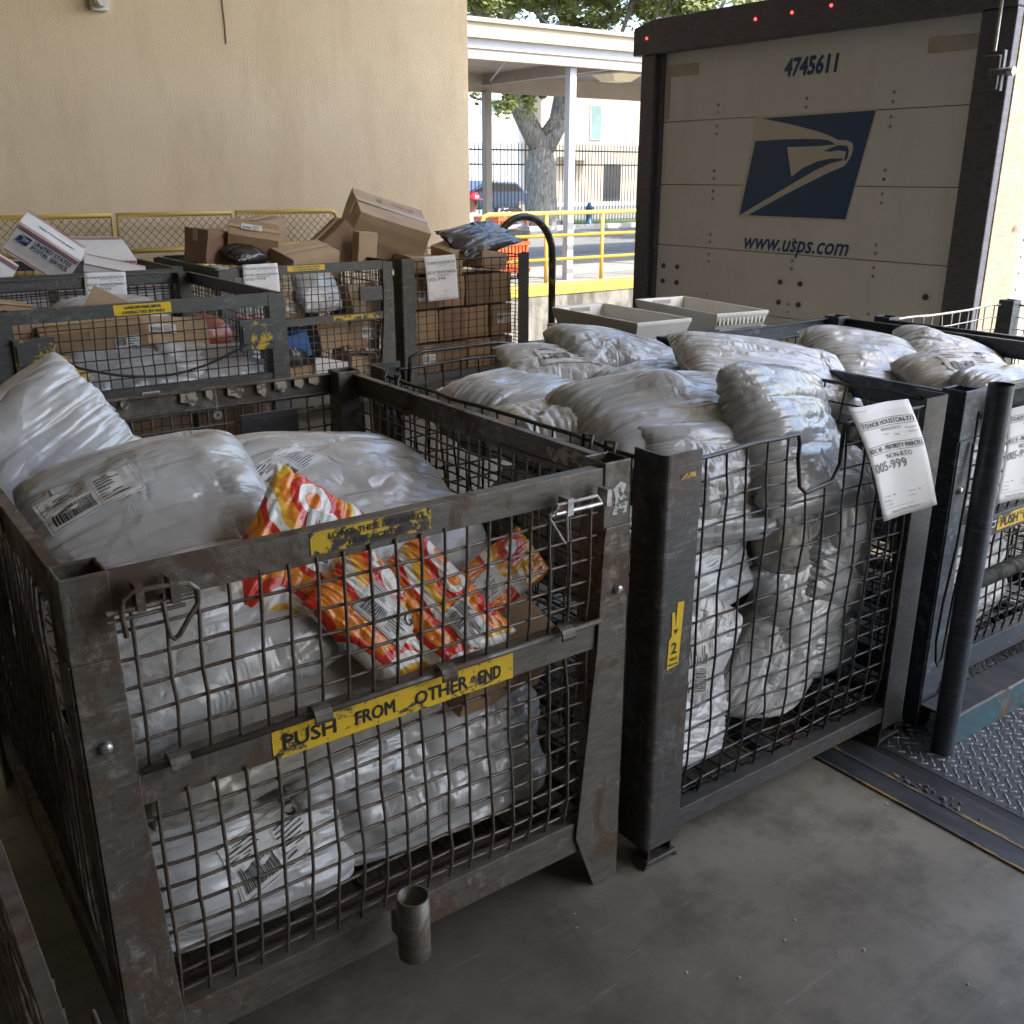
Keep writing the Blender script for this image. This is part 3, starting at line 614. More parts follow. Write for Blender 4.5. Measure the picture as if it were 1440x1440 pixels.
for x in (XT+2.0, XT+3.3):
    for y in (3.0, 5.1): part('wheel', MB().lathe([(0,0),(.5,0),(.52,.05),(.52,.25),(.5,.3),(0,.3)], (x, y, -.68), 24, 'Y'), M['rubber'], tr, True)
def door_pt(px_, py_):  # points read off the flat door, in metres on its plane
    return px_, py_
L3 = lambda zx, zy: None
for (y, z) in ((5.55, 2.545), (4.58, 2.56), (4.30, 2.565), (4.02, 2.57)):
    q = part('marker_light', MB().lathe([(.009, 0), (.009, -.006), (0, -.010)], (XT-.076, y, z), 12, 'X'), M['redlamp'], tr)
m = MB()
for y in (4.92, 4.20, 3.60):
    for zc in (2.0, 1.585, 1.169, .766):
        for dz in (-.09, -.04, .04, .09):
          if y != 4.20 or zc < 1.3 or (zc == 2.0 and dz > 0): m.lathe([(.010, .004), (.008, -.003), (0, -.005)], (XT, y+.0, zc+dz), 8, 'X')
part('rivets', m, M['bright_steel'], door)
m = MB()
for y, z in ((5.36, 1.02), (5.36, .91), (5.22, 1.02), (5.22, .91), (4.28, .99), (4.28, .86), (4.12, .99), (4.12, .86), (3.24, .99)): m.lathe([(.018, .004), (.016, -.006), (.006, -.008), (0, -.003)], (XT, y, z), 10, 'X')
part('bolts', m, M['truck_dark'], door)
m = MB().box(XT+.001, XT+.0045, 3.12, 3.42, 2.27, 2.345).box(XT+.001, XT+.0045, 5.12, 5.42, 2.29, 2.36).box(XT+.001, XT+.0045, 5.38, 5.42, 2.02, 2.289)
part('tape_patch', m, plain('grey_tape', (.36, .33, .28), .6, .1), door)

# logo and lettering on the door, in metres (y, z) on the door's plane
def flat(name, polys, mat, parent, x=XT, t=.0012, off=.0012):
    m = MB()
    for p in polys: m.prism(p, (x+.005-off-t, 0, 0), (0, 1, 0), (0, 0, 1), (t, 0, 0))
    return part(name, m, mat, parent)
la = [(4.536,1.99),(3.704,2.0),(3.832,1.396),(4.596,1.397),(4.249,1.554),(4.01,1.653),(3.877,1.7),(3.848,1.735),(3.836,1.761),(3.828,1.799),(3.834,1.82),(3.845,1.832),(3.876,1.842),(3.945,1.848),(3.968,1.858),(3.997,1.87),(4.101,1.901),(4.294,1.945)]
lb = [(4.577,1.856),(4.371,1.859),(4.2,1.859),(4.075,1.855),(4.004,1.845),(3.955,1.822),(4.07,1.815),(4.318,1.814),(4.265,1.637),(4.18,1.689),(4.08,1.727),(3.981,1.743),(3.892,1.742),(3.896,1.731),(3.987,1.713),(4.094,1.672),(4.254,1.596),(4.667,1.395)]
lc = [(4.041,1.786),(3.979,1.805),(3.941,1.817),(3.872,1.813),(3.857,1.785),(3.86,1.749),(3.874,1.725),(3.883,1.736),(3.876,1.782),(3.937,1.788),(3.986,1.781)]
lw = [(4.585,2.004),(3.695,2.010),(3.825,1.384),(4.690,1.384)]
lg = flat('eagle_logo', [la, lb, lc], M['navy'], door, off=.0024); flat('logo_border', [lw], plain('logo_white', (.46, .44, .40), .5, .05), lg)
def dtext(name, s, y0, y1, z0, z1, mat, bold=.02, shear=0., x=XT+.005-.0016):
    m = MB().text(s, (x, (y0+y1)/2, (z0+z1)/2), (0, -1, 0), (0, 0, 1), abs(y1-y0), z1-z0, bold, shear); return part(name, m, mat, door)
dtext('trailer_number', '4745611', 4.386, 3.998, 2.225, 2.322, M['navy'], .045, .12)
dtext('web_address', 'www.usps.com', 4.607, 3.789, 1.150, 1.252, M['navy'], .02, .28)
dtext('chalk_writing', 'BAR', 5.23, 4.87, 1.35, 1.51, M['chalk'], -.008, .1); dtext('chalk_writing', 'BeloNA', 5.135, 4.655, 1.225, 1.325, M['chalk'], -.01, .1)
dtext('chalk_writing', 'Exxon', 5.11, 4.78, 1.0, 1.07, M['chalk'], -.012, .1)
# hinge bracket on the right rear post
m = MB().box(XT-.10, XT-.061, 2.95, 3.03, 2.06, 2.22); m.lathe([(.018,-.05),(.018,.05),(0,.05)], (XT-.10, 2.94, 2.14), 12, 'Y'); m.box(XT-.105, XT-.08, 2.92, 2.935, 2.05, 2.24)
part('latch_bracket', m, M['truck_dark'], tr, bevel=.003)
part('latch_bolt', MB().lathe([(0,-.03),(.022,-.03),(.022,.0),(.012,.004),(.012,.02),(0,.02)], (XT-.085, 2.90, 2.14), 12, 'Y'), M['bright_steel'], tr)
part('post_pipe', MB().tube([(XT-.085, 2.985, 2.24), (XT-.085, 2.985, 2.60)], .008, 8), M['bright_steel'], tr)

# ================================================================== WIRE CONTAINERS
def nz(x, y, s): return mnoise.noise(Vector((x, y, s)))
def wires(m, o, a, Wd, z0, z1, nrm, sp=.0535, r=.0034, seed=0., amp=.007, notch=None, rx=0, sph=None, ph=.5, nseg=None, kink=0.):
    """woven grid: o=(x,y) of its left foot, a=unit run, nrm=unit outward"""
    a = Vector((a[0], a[1], 0)); nn = Vector((nrm[0], nrm[1], 0)); o = Vector((o[0], o[1], 0))
    def D(u, z, d):
        e = min(1, min(u, Wd-u)/.08)*min(1, .25 + (z - z0)/.15)
        du = amp*1.1*nz(u*3.1, z*3.1, seed)*e + amp*.9*nz(u*9, z*9, seed+7)*e; dn = amp*2.4*nz(u*2.2, z*2.2, seed+3)*e + amp*.8*nz(u*8, z*8, seed+11)*e
        dz = amp*1.0*nz(u*4, z*4, seed+5)*e; k = kink*max(0, 1 - (z - z0)/.16)**2
        return o + a*(u + du) + nn*(dn + d - k) + Vector((0, 0, z + dz))
    nv = max(2, round(Wd/sp)); s2 = Wd/nv; ns = nseg or max(4, int((z1-z0)/.05)); sides = 6 if r > .003 and not nseg else 4
    for i in range(nv):
        u = (i + ph)*s2; top = z1
        if notch and notch[0] < u < notch[1]: top = notch[2]
        if top - z0 < .02: continue
        m.tube([D(u, z0 + (top-z0)*j/ns, r) for j in range(ns+1)], r, sides, cap=False)
    nh = max(2, round((z1-z0)/(sph or sp))); ns2 = nseg or int(Wd/.05)
    for j in range(nh + (0 if rx else 1)):
        z = z0 + (j + (.5 if rx else 0))*(z1-z0)/nh
        spans = [(0, Wd)]
        if notch and z > notch[2] + .004: spans = [(0, notch[0]), (notch[1], Wd)]
        for u0, u1 in spans:
            q = max(2, int(ns2*(u1-u0)/Wd)); m.tube([D(u0 + (u1-u0)*k/q, z, -r) for k in range(q+1)], r, sides, cap=False)
    return D
def post_tube(x0, x1, y0, y1, z1, t=.006):
    m = MB(); z0 = .14
    o = [(x0,y0),(x1,y0),(x1,y1),(x0,y1)]; i = [(x0+t,y0+t),(x1-t,y0+t),(x1-t,y1-t),(x0+t,y1-t)]
    vs = [(x,y,z0) for x,y in o] + [(x,y,z1) for x,y in o] + [(x,y,z1) for x,y in i] + [(x,y,z1-.22) for x,y in i]
    fs = [(k,(k+1)%4,(k+1)%4+4,k+4) for k in range(4)] + [(k+4,(k+1)%4+4,(k+1)%4+8,k+8) for k in range(4)] + [(k+8,(k+1)%4+8,(k+1)%4+12,k+12) for k in range(4)] + [(12,13,14,15),(3,2,1,0)]
    return m.add(vs, fs)
def cart(label, x0, x1, y0, y1, front='half', sides=('rail', 'rail', 'rail'), posts='tube', mat=None, wmat=None, seed=0, H=1.075, group='steel wire parcel cages', hi=True,
         notch=None, foot=True, rz=(1.005, 1.065), mz=(.645, .707), bz=(.125, .205), pw=.075, plates=False, z0=0, kink=.0):
    cx, cy = (x0+x1)/2, (y0+y1)/2; mat = mat or M['cart']; wmat = wmat or M['wire']; t = thing('wire_container', label, 'parcel cage', (cx, cy, z0), group)
    fl, lf, rt, bk = front, *sides; bv = .004 if hi else 0; r = .0034 if hi else .0034; ns = None if hi else 5
    for sx in (-1, 1):
        for sy in (-1, 1):
            X0 = x0 if sx < 0 else x1 - pw; Y0 = y0 if sy < 0 else y1 - pw
            if posts == 'tube':
                m = post_tube(X0, X0+pw, Y0, Y0+pw, H); p = part('corner_post', m, mat, t, bevel=bv)
                ex = x0 if sx < 0 else x1; q = -sx; ey = y0 if sy < 0 else y1
                P = [(0, 0), (0, .93), (pw*.93, .93), (pw*1.0, .90), (.078, .64), (.098, .16), (.06, 0)] if sx < 0 else [(0, 0), (0, .93), (pw*.93, .93), (pw*1.0, .90), (.086, .64), (.134, .16), (.075, 0)]; off = .0045
                g = MB().prism([(q*u, v) for u, v in P], (ex, ey - (off if sy < 0 else -off + .0), 0), (1, 0, 0), (0, 0, 1), (0, .0045*(1 if sy < 0 else -1), 0))
                g.prism([(-sy*u, v) for u, v in [(0, 0), (0, .93), (pw, .93), (pw, .1), (.04, 0)]], (ex + (off if sx > 0 else -off), ey, 0), (0, 1, 0), (0, 0, 1), (-.0045*sx, 0, 0))
                part('corner_gusset', g, mat, p, bevel=.002 if hi else 0)
                if hi:
                    b = MB().lathe([(.0,-.010),(.009,-.010),(.011,-.006),(.012,.004)], (ex - sx*.032, ey + sy*.005, .78), 12, 'Y') if sy < 0 else None
                    if b: part('bolt', b, M['bright_steel'], p, True)
            else:
                fx = .112; fy = .10; th = .006; ex = x0 if sx < 0 else x1; ey = y0 if sy < 0 else y1; q = -sx; w = -sy; rr = .016
                arc = [(rr*(1-math.cos(a)), rr*(1-math.sin(a))) for a in np.linspace(0, math.pi/2, 5)]
                out = [(0, fy)] + [(rr - rr*math.cos(a), rr - rr*math.sin(a)) for a in np.linspace(0, math.pi/2, 5)] + [(fx, 0)]
                inn = [(fx, th)] + [(rr - (rr-th)*math.cos(a), rr - (rr-th)*math.sin(a)) for a in np.linspace(math.pi/2, 0, 5)] + [(th, fy)]
                m = MB().prism([(q*a, w*b) for a, b in out + inn], (ex, ey, .06), (1, 0, 0), (0, 1, 0), (0, 0, H-.06)); p = part('corner_post', m, mat, t)
            if foot:
                fx0 = (x0 if sx < 0 else x1) - sx*.06; fy0 = (y0 if sy < 0 else y1) - sy*.03
                m = MB().box(fx0-.042, fx0-.034, fy0-.02, fy0+.02, .015, .14).box(fx0+.034, fx0+.042, fy0-.02, fy0+.02, .015, .14).box(fx0-.05, fx0+.05, fy0-.025, fy0+.025, .12, .14)
                m.prism([(-.06, .0), (-.05, .022), (.05, .022), (.06, .0), (.05, -.004+.004), (.045, .010), (-.045, .010), (-.05, 0)], (fx0, fy0-.028, .001), (1, 0, 0), (0, 0, 1), (0, .056, 0))
                part('foot', m, mat, t, bevel=.003)
    # each side: (kind, origin, run, width, normal)
    S = [('front', fl, (x0+pw, y0+.012), (1, 0), x1-x0-2*pw, (0, -1)), ('left', lf, (x0+.012, y1-pw), (0, -1), y1-y0-2*pw, (-1, 0)),
         ('right', rt, (x1-.012, y0+pw), (0, 1), y1-y0-2*pw, (1, 0)), ('back', bk, (x1-pw, y1-.012), (-1, 0), x1-x0-2*pw, (0, 1))]
    if posts != 'tube': S = [(a, b, (c[0] - (d[0])*(pw-.10), c[1] - d[1]*(pw-.08)), d, e + 2*(pw-.10) if d[0] else e + 2*(pw-.08), f) for a, b, c, d, e, f in S]
    for k, (nm, kind, o, a, Wd, n) in enumerate(S):
        if not kind: continue
        bo = Vector((o[0], o[1], 0)); A = Vector((a[0], a[1], 0)); Nn = Vector((n[0], n[1], 0))
        def rail(name, z0_, z1_, dep=.03, out=.008, lip=True, inset=0.):
            m = MB(); o2 = bo + Nn*out + A*inset
            prof = [(0, z0_), (0, z1_), (dep, z1_), (dep, z1_-.006), (.006, z1_-.006), (.006, z0_)] if lip else [(0, z0_), (0, z1_), (dep, z1_), (dep, z0_)]
            m.prism(prof, o2, -Nn, (0, 0, 1), A*(Wd - 2*inset)); return part(name, m, mat, t, bevel=.0015 if hi else 0)
        rail('base_rail', bz[0], bz[1], .05)
        m = MB()
        if kind == 'half':
            rail('top_rail', rz[0], rz[1]); rail('middle_rail', mz[0], mz[1], .045)
            wires(m, o, a, Wd, mz[1]-.002, rz[0]+.01, n, seed=seed+k, sph=.048, r=r, nseg=ns, kink=.012); part('wire_panel', m, wmat, t, hi)
            m = MB(); wires(m, o, a, Wd, bz[1]-.03, mz[0]+.01, n, seed=seed+k+20, sph=.048, r=r, nseg=ns and 6, kink=.02, amp=.009); part('wire_panel', m, wmat, t, hi)
        elif kind == 'rail':
            rail('top_rail', rz[0]-.01, rz[1], .022); wires(m, o, a, Wd, bz[1]-.03, rz[0], n, seed=seed+k, r=r, nseg=ns and 6, kink=.02); part('wire_panel', m, wmat, t, hi)
        elif kind == 'wire':
            zt = H - .025; D = wires(m, o, a, Wd, bz[1]-.02, zt, n, seed=seed+k, sp=.076, sph=.058, r=r*.95, notch=notch if nm == 'front' else None, nseg=ns and 6, amp=.010 if hi else .006, kink=.03); part('wire_panel', m, wmat, t, hi)
            m = MB(); nt_ = notch if nm == 'front' else None; q = 24
            if nt_:
                m.tube([D(nt_[0]*j/q, zt, 0) for j in range(q+1)] + [D(nt_[0]+.006, zt-.02, 0), D(nt_[0]+.004, zt-.06, .0), D(nt_[0]+.012, nt_[2]+.02, 0), D(nt_[0]+.035, nt_[2], 0), D(nt_[1]-.04, nt_[2]+.012, 0), D(nt_[1]-.01, nt_[2]+.05, 0), D(nt_[1]-.004, zt-.03, 0)] + [D(nt_[1] + (Wd-nt_[1])*j/q, zt, 0) for j in range(q+1)], .0058, 8)
            else: m.tube([D(Wd*j/q, zt, 0) for j in range(q+1)], .006, 6)
            part('top_wire', m, wmat, t, True)
    m = MB()
    for i in range(int((x1-x0-.1)/.055)): xx = x0+.05+i*.055; m.tube([(xx, y0+.03, .150), (xx, y1-.03, .150)], .0035, 4, cap=False)
    for i in range(int((y1-y0-.1)/.055)): yy = y0+.05+i*.055; m.tube([(x0+.03, yy, .143), (x1-.03, yy, .143)], .0035, 4, cap=False)
    part('floor_grid', m, wmat, t)
    m = MB()
    for f_ in (.2, .5, .8): X = x0 + (x1-x0)*f_; m.box(X-.02, X+.02, y0+.045, y1-.045, .095, .135)
    part('underframe', m, mat, t)
    for wx in (x0+.2, x1-.2):
        for wy in (y0+.2, y1-.2):
            c = part('caster_wheel', MB().lathe([(0,-.018),(.042,-.018),(.048,-.012),(.048,.012),(.042,.018),(0,.018)], (wx, wy, .049), 18, 'X'), M['rubber'], t, True)
            part('fork', MB().box(wx-.030, wx-.021, wy-.02, wy+.02, .04, .10).box(wx+.021, wx+.030, wy-.02, wy+.02, .04, .10), mat, c)
    if plates:
        for (a_, b_) in ((x0+.07, x0+.25), (x1-.26, x1-.07)): part('latch_plate', MB().box(a_, b_, y0-.026, y0-.004, .80, .955).box(a_+.01, b_-.01, y0-.034, y0-.026, .835, .93), worn('yellow_specked_plate', (.55, .38, .03), (.055, .055, .052), .40, .5, 10), t, bevel=.004)
    return t
def sticker(t, x0, x1, z0, z1, y, lines, mat=None, ink=None, name='warning_sticker', bold=.028):
    s = part(name, MB().box(x0, x1, y-.0012, y, z0, z1), mat or M['sticker2'], t); m = MB()
    for txt, a, b, c, d in lines: m.text(txt, ((a+b)/2, y-.0021, (c+d)/2), (1, 0, 0), (0, 0, 1), b-a, d-c, bold)
    if lines: part('lettering', m, ink or M['blackpaint'], s)
    return s

# A: the near cage
A = cart('nearest rusty wire cage full of white bags, marked PUSH FROM OTHER END', .245, 1.403, 1.5, 2.82, 'half', mat=M['cart_rust'], wmat=M['wire'], seed=1.3, foot=False, bz=(.115, .200))
sticker(A, .555, 1.090, .645, .705, 1.5036, [('PUSH', .575, .680, .661, .690), ('FROM', .722, .806, .660, .688), ('OTHER', .852, .975, .658, .687), ('END', 1.004, 1.058, .657, .686)], M['sticker'])
sticker(A, .655, .900, 1.020, 1.062, 1.5036, [('LOWER THESE END PANELS', .690, .885, 1.045, 1.056), ('FOR ACCESS', .73, .84, 1.026, 1.037)], M['sticker3'])
for x in (.385, .645, .915, 1.215):
    m = MB(); prof = [(.021*math.cos(a), .021*math.sin(a)) for a in np.linspace(-.5, math.pi*1.0, 9)] + [(.016*math.cos(a), .016*math.sin(a)) for a in np.linspace(math.pi*1.0, -.5, 9)]
    m.prism(prof, (x-.017, 1.4895, .716), (0, -1, 0), (0, 0, 1), (.034, 0, 0)); part('hinge', m, M['cart_rust'], A)
part('hinge_rod', MB().tube([(.325, 1.494, .716), (1.325, 1.494, .716)], .0065, 8), M['cart_rust'], A, True)
part('base_lip', MB().box(.34, 1.31, 1.56, 1.585, .16, .172).box(.34, 1.31, 1.61, 1.622, .152, .164).box(.34, 1.31, 1.522, 1.54, .178, .19), metal('rust_brown_lip', (.08, .055, .04), .8, .3), A)
Y = 1.462
m = MB(); m.tube([(.325, Y, .975), (.322, Y, 1.012), (.326, Y, 1.036), (.342, Y, 1.047), (.405, Y, 1.044), (.428, Y, 1.040), (.441, Y, 1.026), (.440, Y, 1.004), (.425, Y, .985), (.405, Y, .957), (.396, Y, .952), (.389, Y, .96), (.385, Y, 1.02)], .0042, 8)
m.tube([(.30, Y+.004, 1.018), (.435, Y+.004, 1.016)], .0052, 8); m.tube([(.30, Y+.004, 1.004), (.42, Y+.004, 1.004)], .0035, 8); m.box(.345, .358, Y-.004, Y+.028, 1.012, 1.056); m.box(.398, .412, Y-.004, Y+.028, 1.012, 1.054); part('latch', m, M['wire'], A, False)
m = MB(); m.tube([(1.175, Y, 1.02), (1.160, Y, 1.008), (1.152, Y, 1.0), (1.192, Y, .938), (1.200, Y, .940), (1.196, Y, 1.0)], .0026, 8); m.tube([(1.155, Y+.003, 1.004), (1.29, Y+.003, 1.004)], .0052, 8)
m.tube([(1.165, Y, 1.002), (1.170, Y, 1.024), (1.275, Y, 1.024), (1.285, Y, 1.010)], .0034, 8); m.box(1.195, 1.21, Y-.004, Y+.028, .996, 1.032); m.box(1.30, 1.312, Y-.004, Y+.028, .996, 1.032); part('latch', m, M['bright_steel'], A)
m = MB().lathe([(.033, .0), (.033, .14), (.0285, .14), (.0285, .03), (0, .03)], (.775, 1.405, .165), 24); m.box(.755, .795, 1.437, 1.462, .19, .24); part('handle_socket', m, M['cart_rust'], A, True)
m = MB().prism([(0, 0), (-.16, 0), (-.235, -.045), (-.22, -.075), (-.16, -.07), (-.1, -.02), (-.05, -.06), (0, -.055)], (1.3796, 1.80, 1.056), (0, 1, 0), (0, 0, 1), (-.0012, 0, 0)); m = MB().prism([(1.58, 1.058), (1.80, 1.058), (1.79, 1.02), (1.74, .999), (1.70, 1.01), (1.62, .998), (1.59, .999)], (1.3985+.0, 0, 0), (0, 1, 0), (0, 0, 1), (.0, 0, 0.)) if False else m
part('tape_residue', MB().prism([(1.585, 1.063), (1.80, 1.063), (1.785, 1.03), (1.74, 1.0), (1.70, 1.012), (1.64, .999), (1.6, .998)], (1.3925, 0, 0), (0, 1, 0), (0, 0, 1), (-.0012, 0, 0)), M['tape'], A)
for x, w, h in ((1.02, .05, .035), (.94, .02, .03), (.88, .05, .04), (1.10, .03, .04), (1.16, .04, .035), (1.22, .03, .03), (1.27, .035, .025), (.70, .02, .03), (.55, .03, .025)):
    m = MB().prism([(-w/2, 0), (w/2*.8, .002), (w/2, -h*.5), (w*.2, -h), (-w*.2, -h*.7), (-w/2, -h*.6)], (x, 2.7975, 1.058), (1, 0, 0), (0, 0, 1), (0, -.0012, 0)); part('tape_residue', m, M['tape'], A)
part('washer_on_string', MB().tube([(.955, 2.792, 1.06), (.958, 2.79, 1.03), (.954, 2.788, 1.0)], .0012, 4).lathe([(.005, -.002), (.013, -.002), (.013, .002), (.005, .002), (.005, -.002)], (.955, 2.786, .985), 14, 'Y'), M['bright_steel'], A)
part('back_plate', MB().box(1.02, 1.205, 2.785, 2.792, .78, .975), M['cart'], A, bevel=.002)
sticker(A, .0, .0, .0, .0, 0, []) if False else None
s = part('side_sticker', MB().box(.2435, .2445, 1.98, 2.25, 1.0, 1.055), M['sticker3'], A)
m = MB(); rnd = random.Random(8)
for i in range(9): m.box(1.372-.012*rnd.random(), 1.378+.012*rnd.random()+.006, 1.4938, 1.4948, .90+i*.013, .908+i*.013+.008*rnd.random())
part('label_remnant', MB().prism([(1.352, .955), (1.392, .955), (1.396, .985), (1.382, 1.0), (1.39, 1.02), (1.372, 1.028), (1.352, 1.015), (1.36, .99)], (0, 1.4998, 0), (1, 0, 0), (0, 0, 1), (0, -.0012, 0)), worn('white_remnant', (.62, .61, .58), (.08, .08, .078), .53, .5, 30), A)

# B: second cage, full height woven mesh with a cut-out
B = cart('second front cage, dark mesh with a cut out top edge, full of white bags', 1.462, 2.545, 1.455, 2.80, 'wire', ('wire', 'wire', 'wire'), 'angle', M['cart'], M['wire_dark'], seed=5.1, H=1.078, notch=(.375, .545, .90), bz=(.085, .135))
q = part('warning_sticker', MB().prism([(1.498, .555), (1.535, .560), (1.543, .72), (1.522, .722), (1.520, .66), (1.514, .70), (1.506, .70), (1.508, .64), (1.500, .63)], (0, 1.4545, 0), (1, 0, 0), (0, 0, 1), (0, -.0012, 0)), M['sticker2'], B)
m = MB().text('2', (1.517, 1.4525, .608), (0, 0, -1) if False else (1, 0, 0), (0, 0, 1), .018, .028, .02); m.add([(1.512, 1.4525, .655), (1.528, 1.4525, .655), (1.520, 1.4525, .642)], [(0, 1, 2)]); m.text('HIGH', (1.517, 1.4525, .580), (1, 0, 0), (0, 0, 1), .022, .008, .02); m.text('MAX LOAD', (1.517, 1.4525, .566), (1, 0, 0), (0, 0, 1), .03, .006, .02)
part('lettering', m, M['blackpaint'], q)
part('sticker_remnant', MB().box(1.51, 1.555, 1.4538, 1.4548, 1.018, 1.03), M['sticker3'], B)
for ya in (1.60, 2.58):
  m = MB()
  for yy in (ya, ya+.08): m.tube([(1.455, yy, .93), (1.44, yy, .96), (1.44, yy, 1.06), (1.455, yy+.01, 1.075), (1.47, yy+.06, 1.07), (1.47, yy+.065, .96)], .005, 7)
  for z in (1.04, 1.0, .965): m.tube([(1.4495, ya-.04, z), (1.4495, ya+.16, z)], .0045, 6)
  part('side_latch', m, M['wire_dark'], B, True)
m = MB().tube([(1.60, 2.79, 1.0), (1.61, 2.79, 1.085), (1.66, 2.80, 1.10), (1.96, 2.80, 1.10), (2.03, 2.79, 1.09), (2.06, 2.78, .99)], .007, 8)
part('hinged_flap_wire', m, M['wire_dark'], B, True)
m = MB().tube([(1.85+.35, 2.80, 1.0), (2.22, 2.80, 1.08), (2.27, 2.80, 1.095), (2.44, 2.80, 1.09), (2.46, 2.79, 1.0)], .007, 8); part('hinged_flap_wire', m, M['wire_dark'], B, True)

# C, D: right hand cages
Cc = cart('blue grey wire cage behind the pipe guard, with white bags on top', 2.625, 3.70, 1.455, 2.70, 'half', mat=M['cart_blue'], wmat=M['wire_dark'], seed=9.7, foot=False, mz=(.585, .655))
sticker(Cc, 2.925, 3.35, .597, .645, 1.4585, [('PUSH', 2.945, 3.045, .606, .636), ('FROM', 3.08, 3.16, .606, .636), ('OTHER', 3.19, 3.29, .606, .636)], M['sticker'])
sticker(Cc, 2.862, 2.915, .612, .634, 1.4585, [('IIIIIIIII', 2.868, 2.909, .617, .630)], M['labelw'], name='barcode_tag')
part('black_cable', MB().tube([(2.68, 1.442, .92), (2.672, 1.435, .80), (2.645, 1.425, .62), (2.60, 1.415, .45), (2.585, 1.41, .33), (2.60, 1.41, .26), (2.625, 1.415, .235), (2.65, 1.42, .25), (2.68, 1.43, .45), (2.72, 1.435, .70), (2.74, 1.44, .92)], .0042, 6), M['rubber'], Cc, True)
Dd = cart('sunlit wire cage at the far right with pale crumpled top wire', 3.78, 4.86, 1.40, 2.56, 'wire', ('rail', 'wire', 'wire'), 'tube', M['cart_blue'], M['bright_steel'], seed=14.2, H=1.075, foot=False)  # wires paler than on other cages, sunlit look put into their colour
# far left cage
E_ = cart('dark rusty wire cage at the bottom left corner of the view', -1.05, .10, .72, 2.10, 'wire', ('rail', 'rail', 'rail'), 'tube', M['cart_rust'], M['wire'], seed=18.1, foot=False, H=.80, rz=(.735, .79), bz=(.115, .2))

# pipe guard by the leveller
g = thing('pipe_guard', 'steel pipe guard post with teal kerb plate in front of the blue grey cage', 'guard', (2.58, 1.33, 0))
part('post', MB().tube([(2.567, 1.33, .004), (2.567, 1.33, 1.125)], .033, 20, cap=False).tube([(2.567, 1.33, 1.124), (2.567, 1.33, .9)], .028, 20, cap=False), M['cart_blue'], g, True)
for z in (1.075, .548): part('rail', MB().tube([(2.60, 1.33, z), (4.4, 1.33, z)], .024, 14), M['teal_pale'], g, True)
part('post', MB().tube([(4.42, 1.33, .004), (4.42, 1.33, 1.125)], .036, 16), M['cart_blue'], g, True)
part('kerb_plate', MB().box(2.606, 4.38, 1.325, 1.334, .004, .102), M['teal'], g, bevel=.001)
part('kerb_top', MB().box(2.606, 4.38, 1.3345, 1.442, .090, .098), M['edge'], g)
part('kerb_edge', MB().box(2.606, 4.38, 1.325, 1.332, .1022, .105), M['bright_steel'], g)

# back rows
L1 = cart('grey wire cage of loose parcels with yellow lowering sticker, left in the second row', .70, 2.075, 4.87, 6.36, 'half', mat=M['cart_grey'], wmat=M['wire_dark'], seed=22, rz=(1.015, 1.078), mz=(.588, .672), pw=.085, hi=False, foot=False, plates=True)
sticker(L1, 1.226, 1.494, 1.022, 1.072, 4.8735, [('LOWER END PANELS BEFORE', 1.275, 1.445, 1.050, 1.064), ('LOWERING THESE SIDE PANELS', 1.262, 1.462, 1.028, 1.042)], M['sticker2'])
sticker(L1, 1.31, 1.395, .627, .648, 4.8735, [('IIIIIIIIIIII', 1.316, 1.389, .631, .644)], M['labelw'], name='barcode_tag')
part('black_strap', MB().tube([(.95, 4.852, .86)] + [(.95 + 1.0*k/12, 4.848, .86 - .16*math.sin(math.pi*min(1, k/12*.9+.05)) + .05*k/12) for k in range(1, 13)], .007, 6), M['rubber'], L1, True)
L0 = cart('grey wire cage of white postage boxes beyond the left second row cage', .95, 2.16, 6.70, 7.95, 'rail', mat=M['cart_grey'], wmat=M['wire_dark'], seed=26, hi=False, foot=False)
L2 = cart('grey wire cage of brown boxes with small yellow sticker, middle of the back row', 2.24, 3.49, 6.26, 7.60, 'half', mat=M['cart_grey'], wmat=M['wire_dark'], seed=30, rz=(1.025, 1.085), mz=(.685, .735), hi=False, foot=False)
sticker(L2, 2.706, 2.975, 1.044, 1.080, 6.2635, [('LOWERING END PANEL', 2.74, 2.94, 1.064, 1.074), ('LOWERING THESE SIDE', 2.75, 2.93, 1.048, 1.058)], M['sticker2'])
part('latch_plate', MB().box(3.21, 3.385, 6.222, 6.250, .82, .915), M['cart_grey'], L2, bevel=.004); part('sticker_remnant', MB().box(3.02, 3.38, 6.2628, 6.2638, .695, .728), M['sticker3'], L2)
L3 = cart('mesh cage stacked with brown boxes at the right end of the back row', 3.66, 4.83, 6.43, 7.66, 'wire', ('wire', 'wire', 'wire'), 'angle', M['cart_grey'], M['wire_dark'], seed=34, hi=False, foot=False, H=1.07)

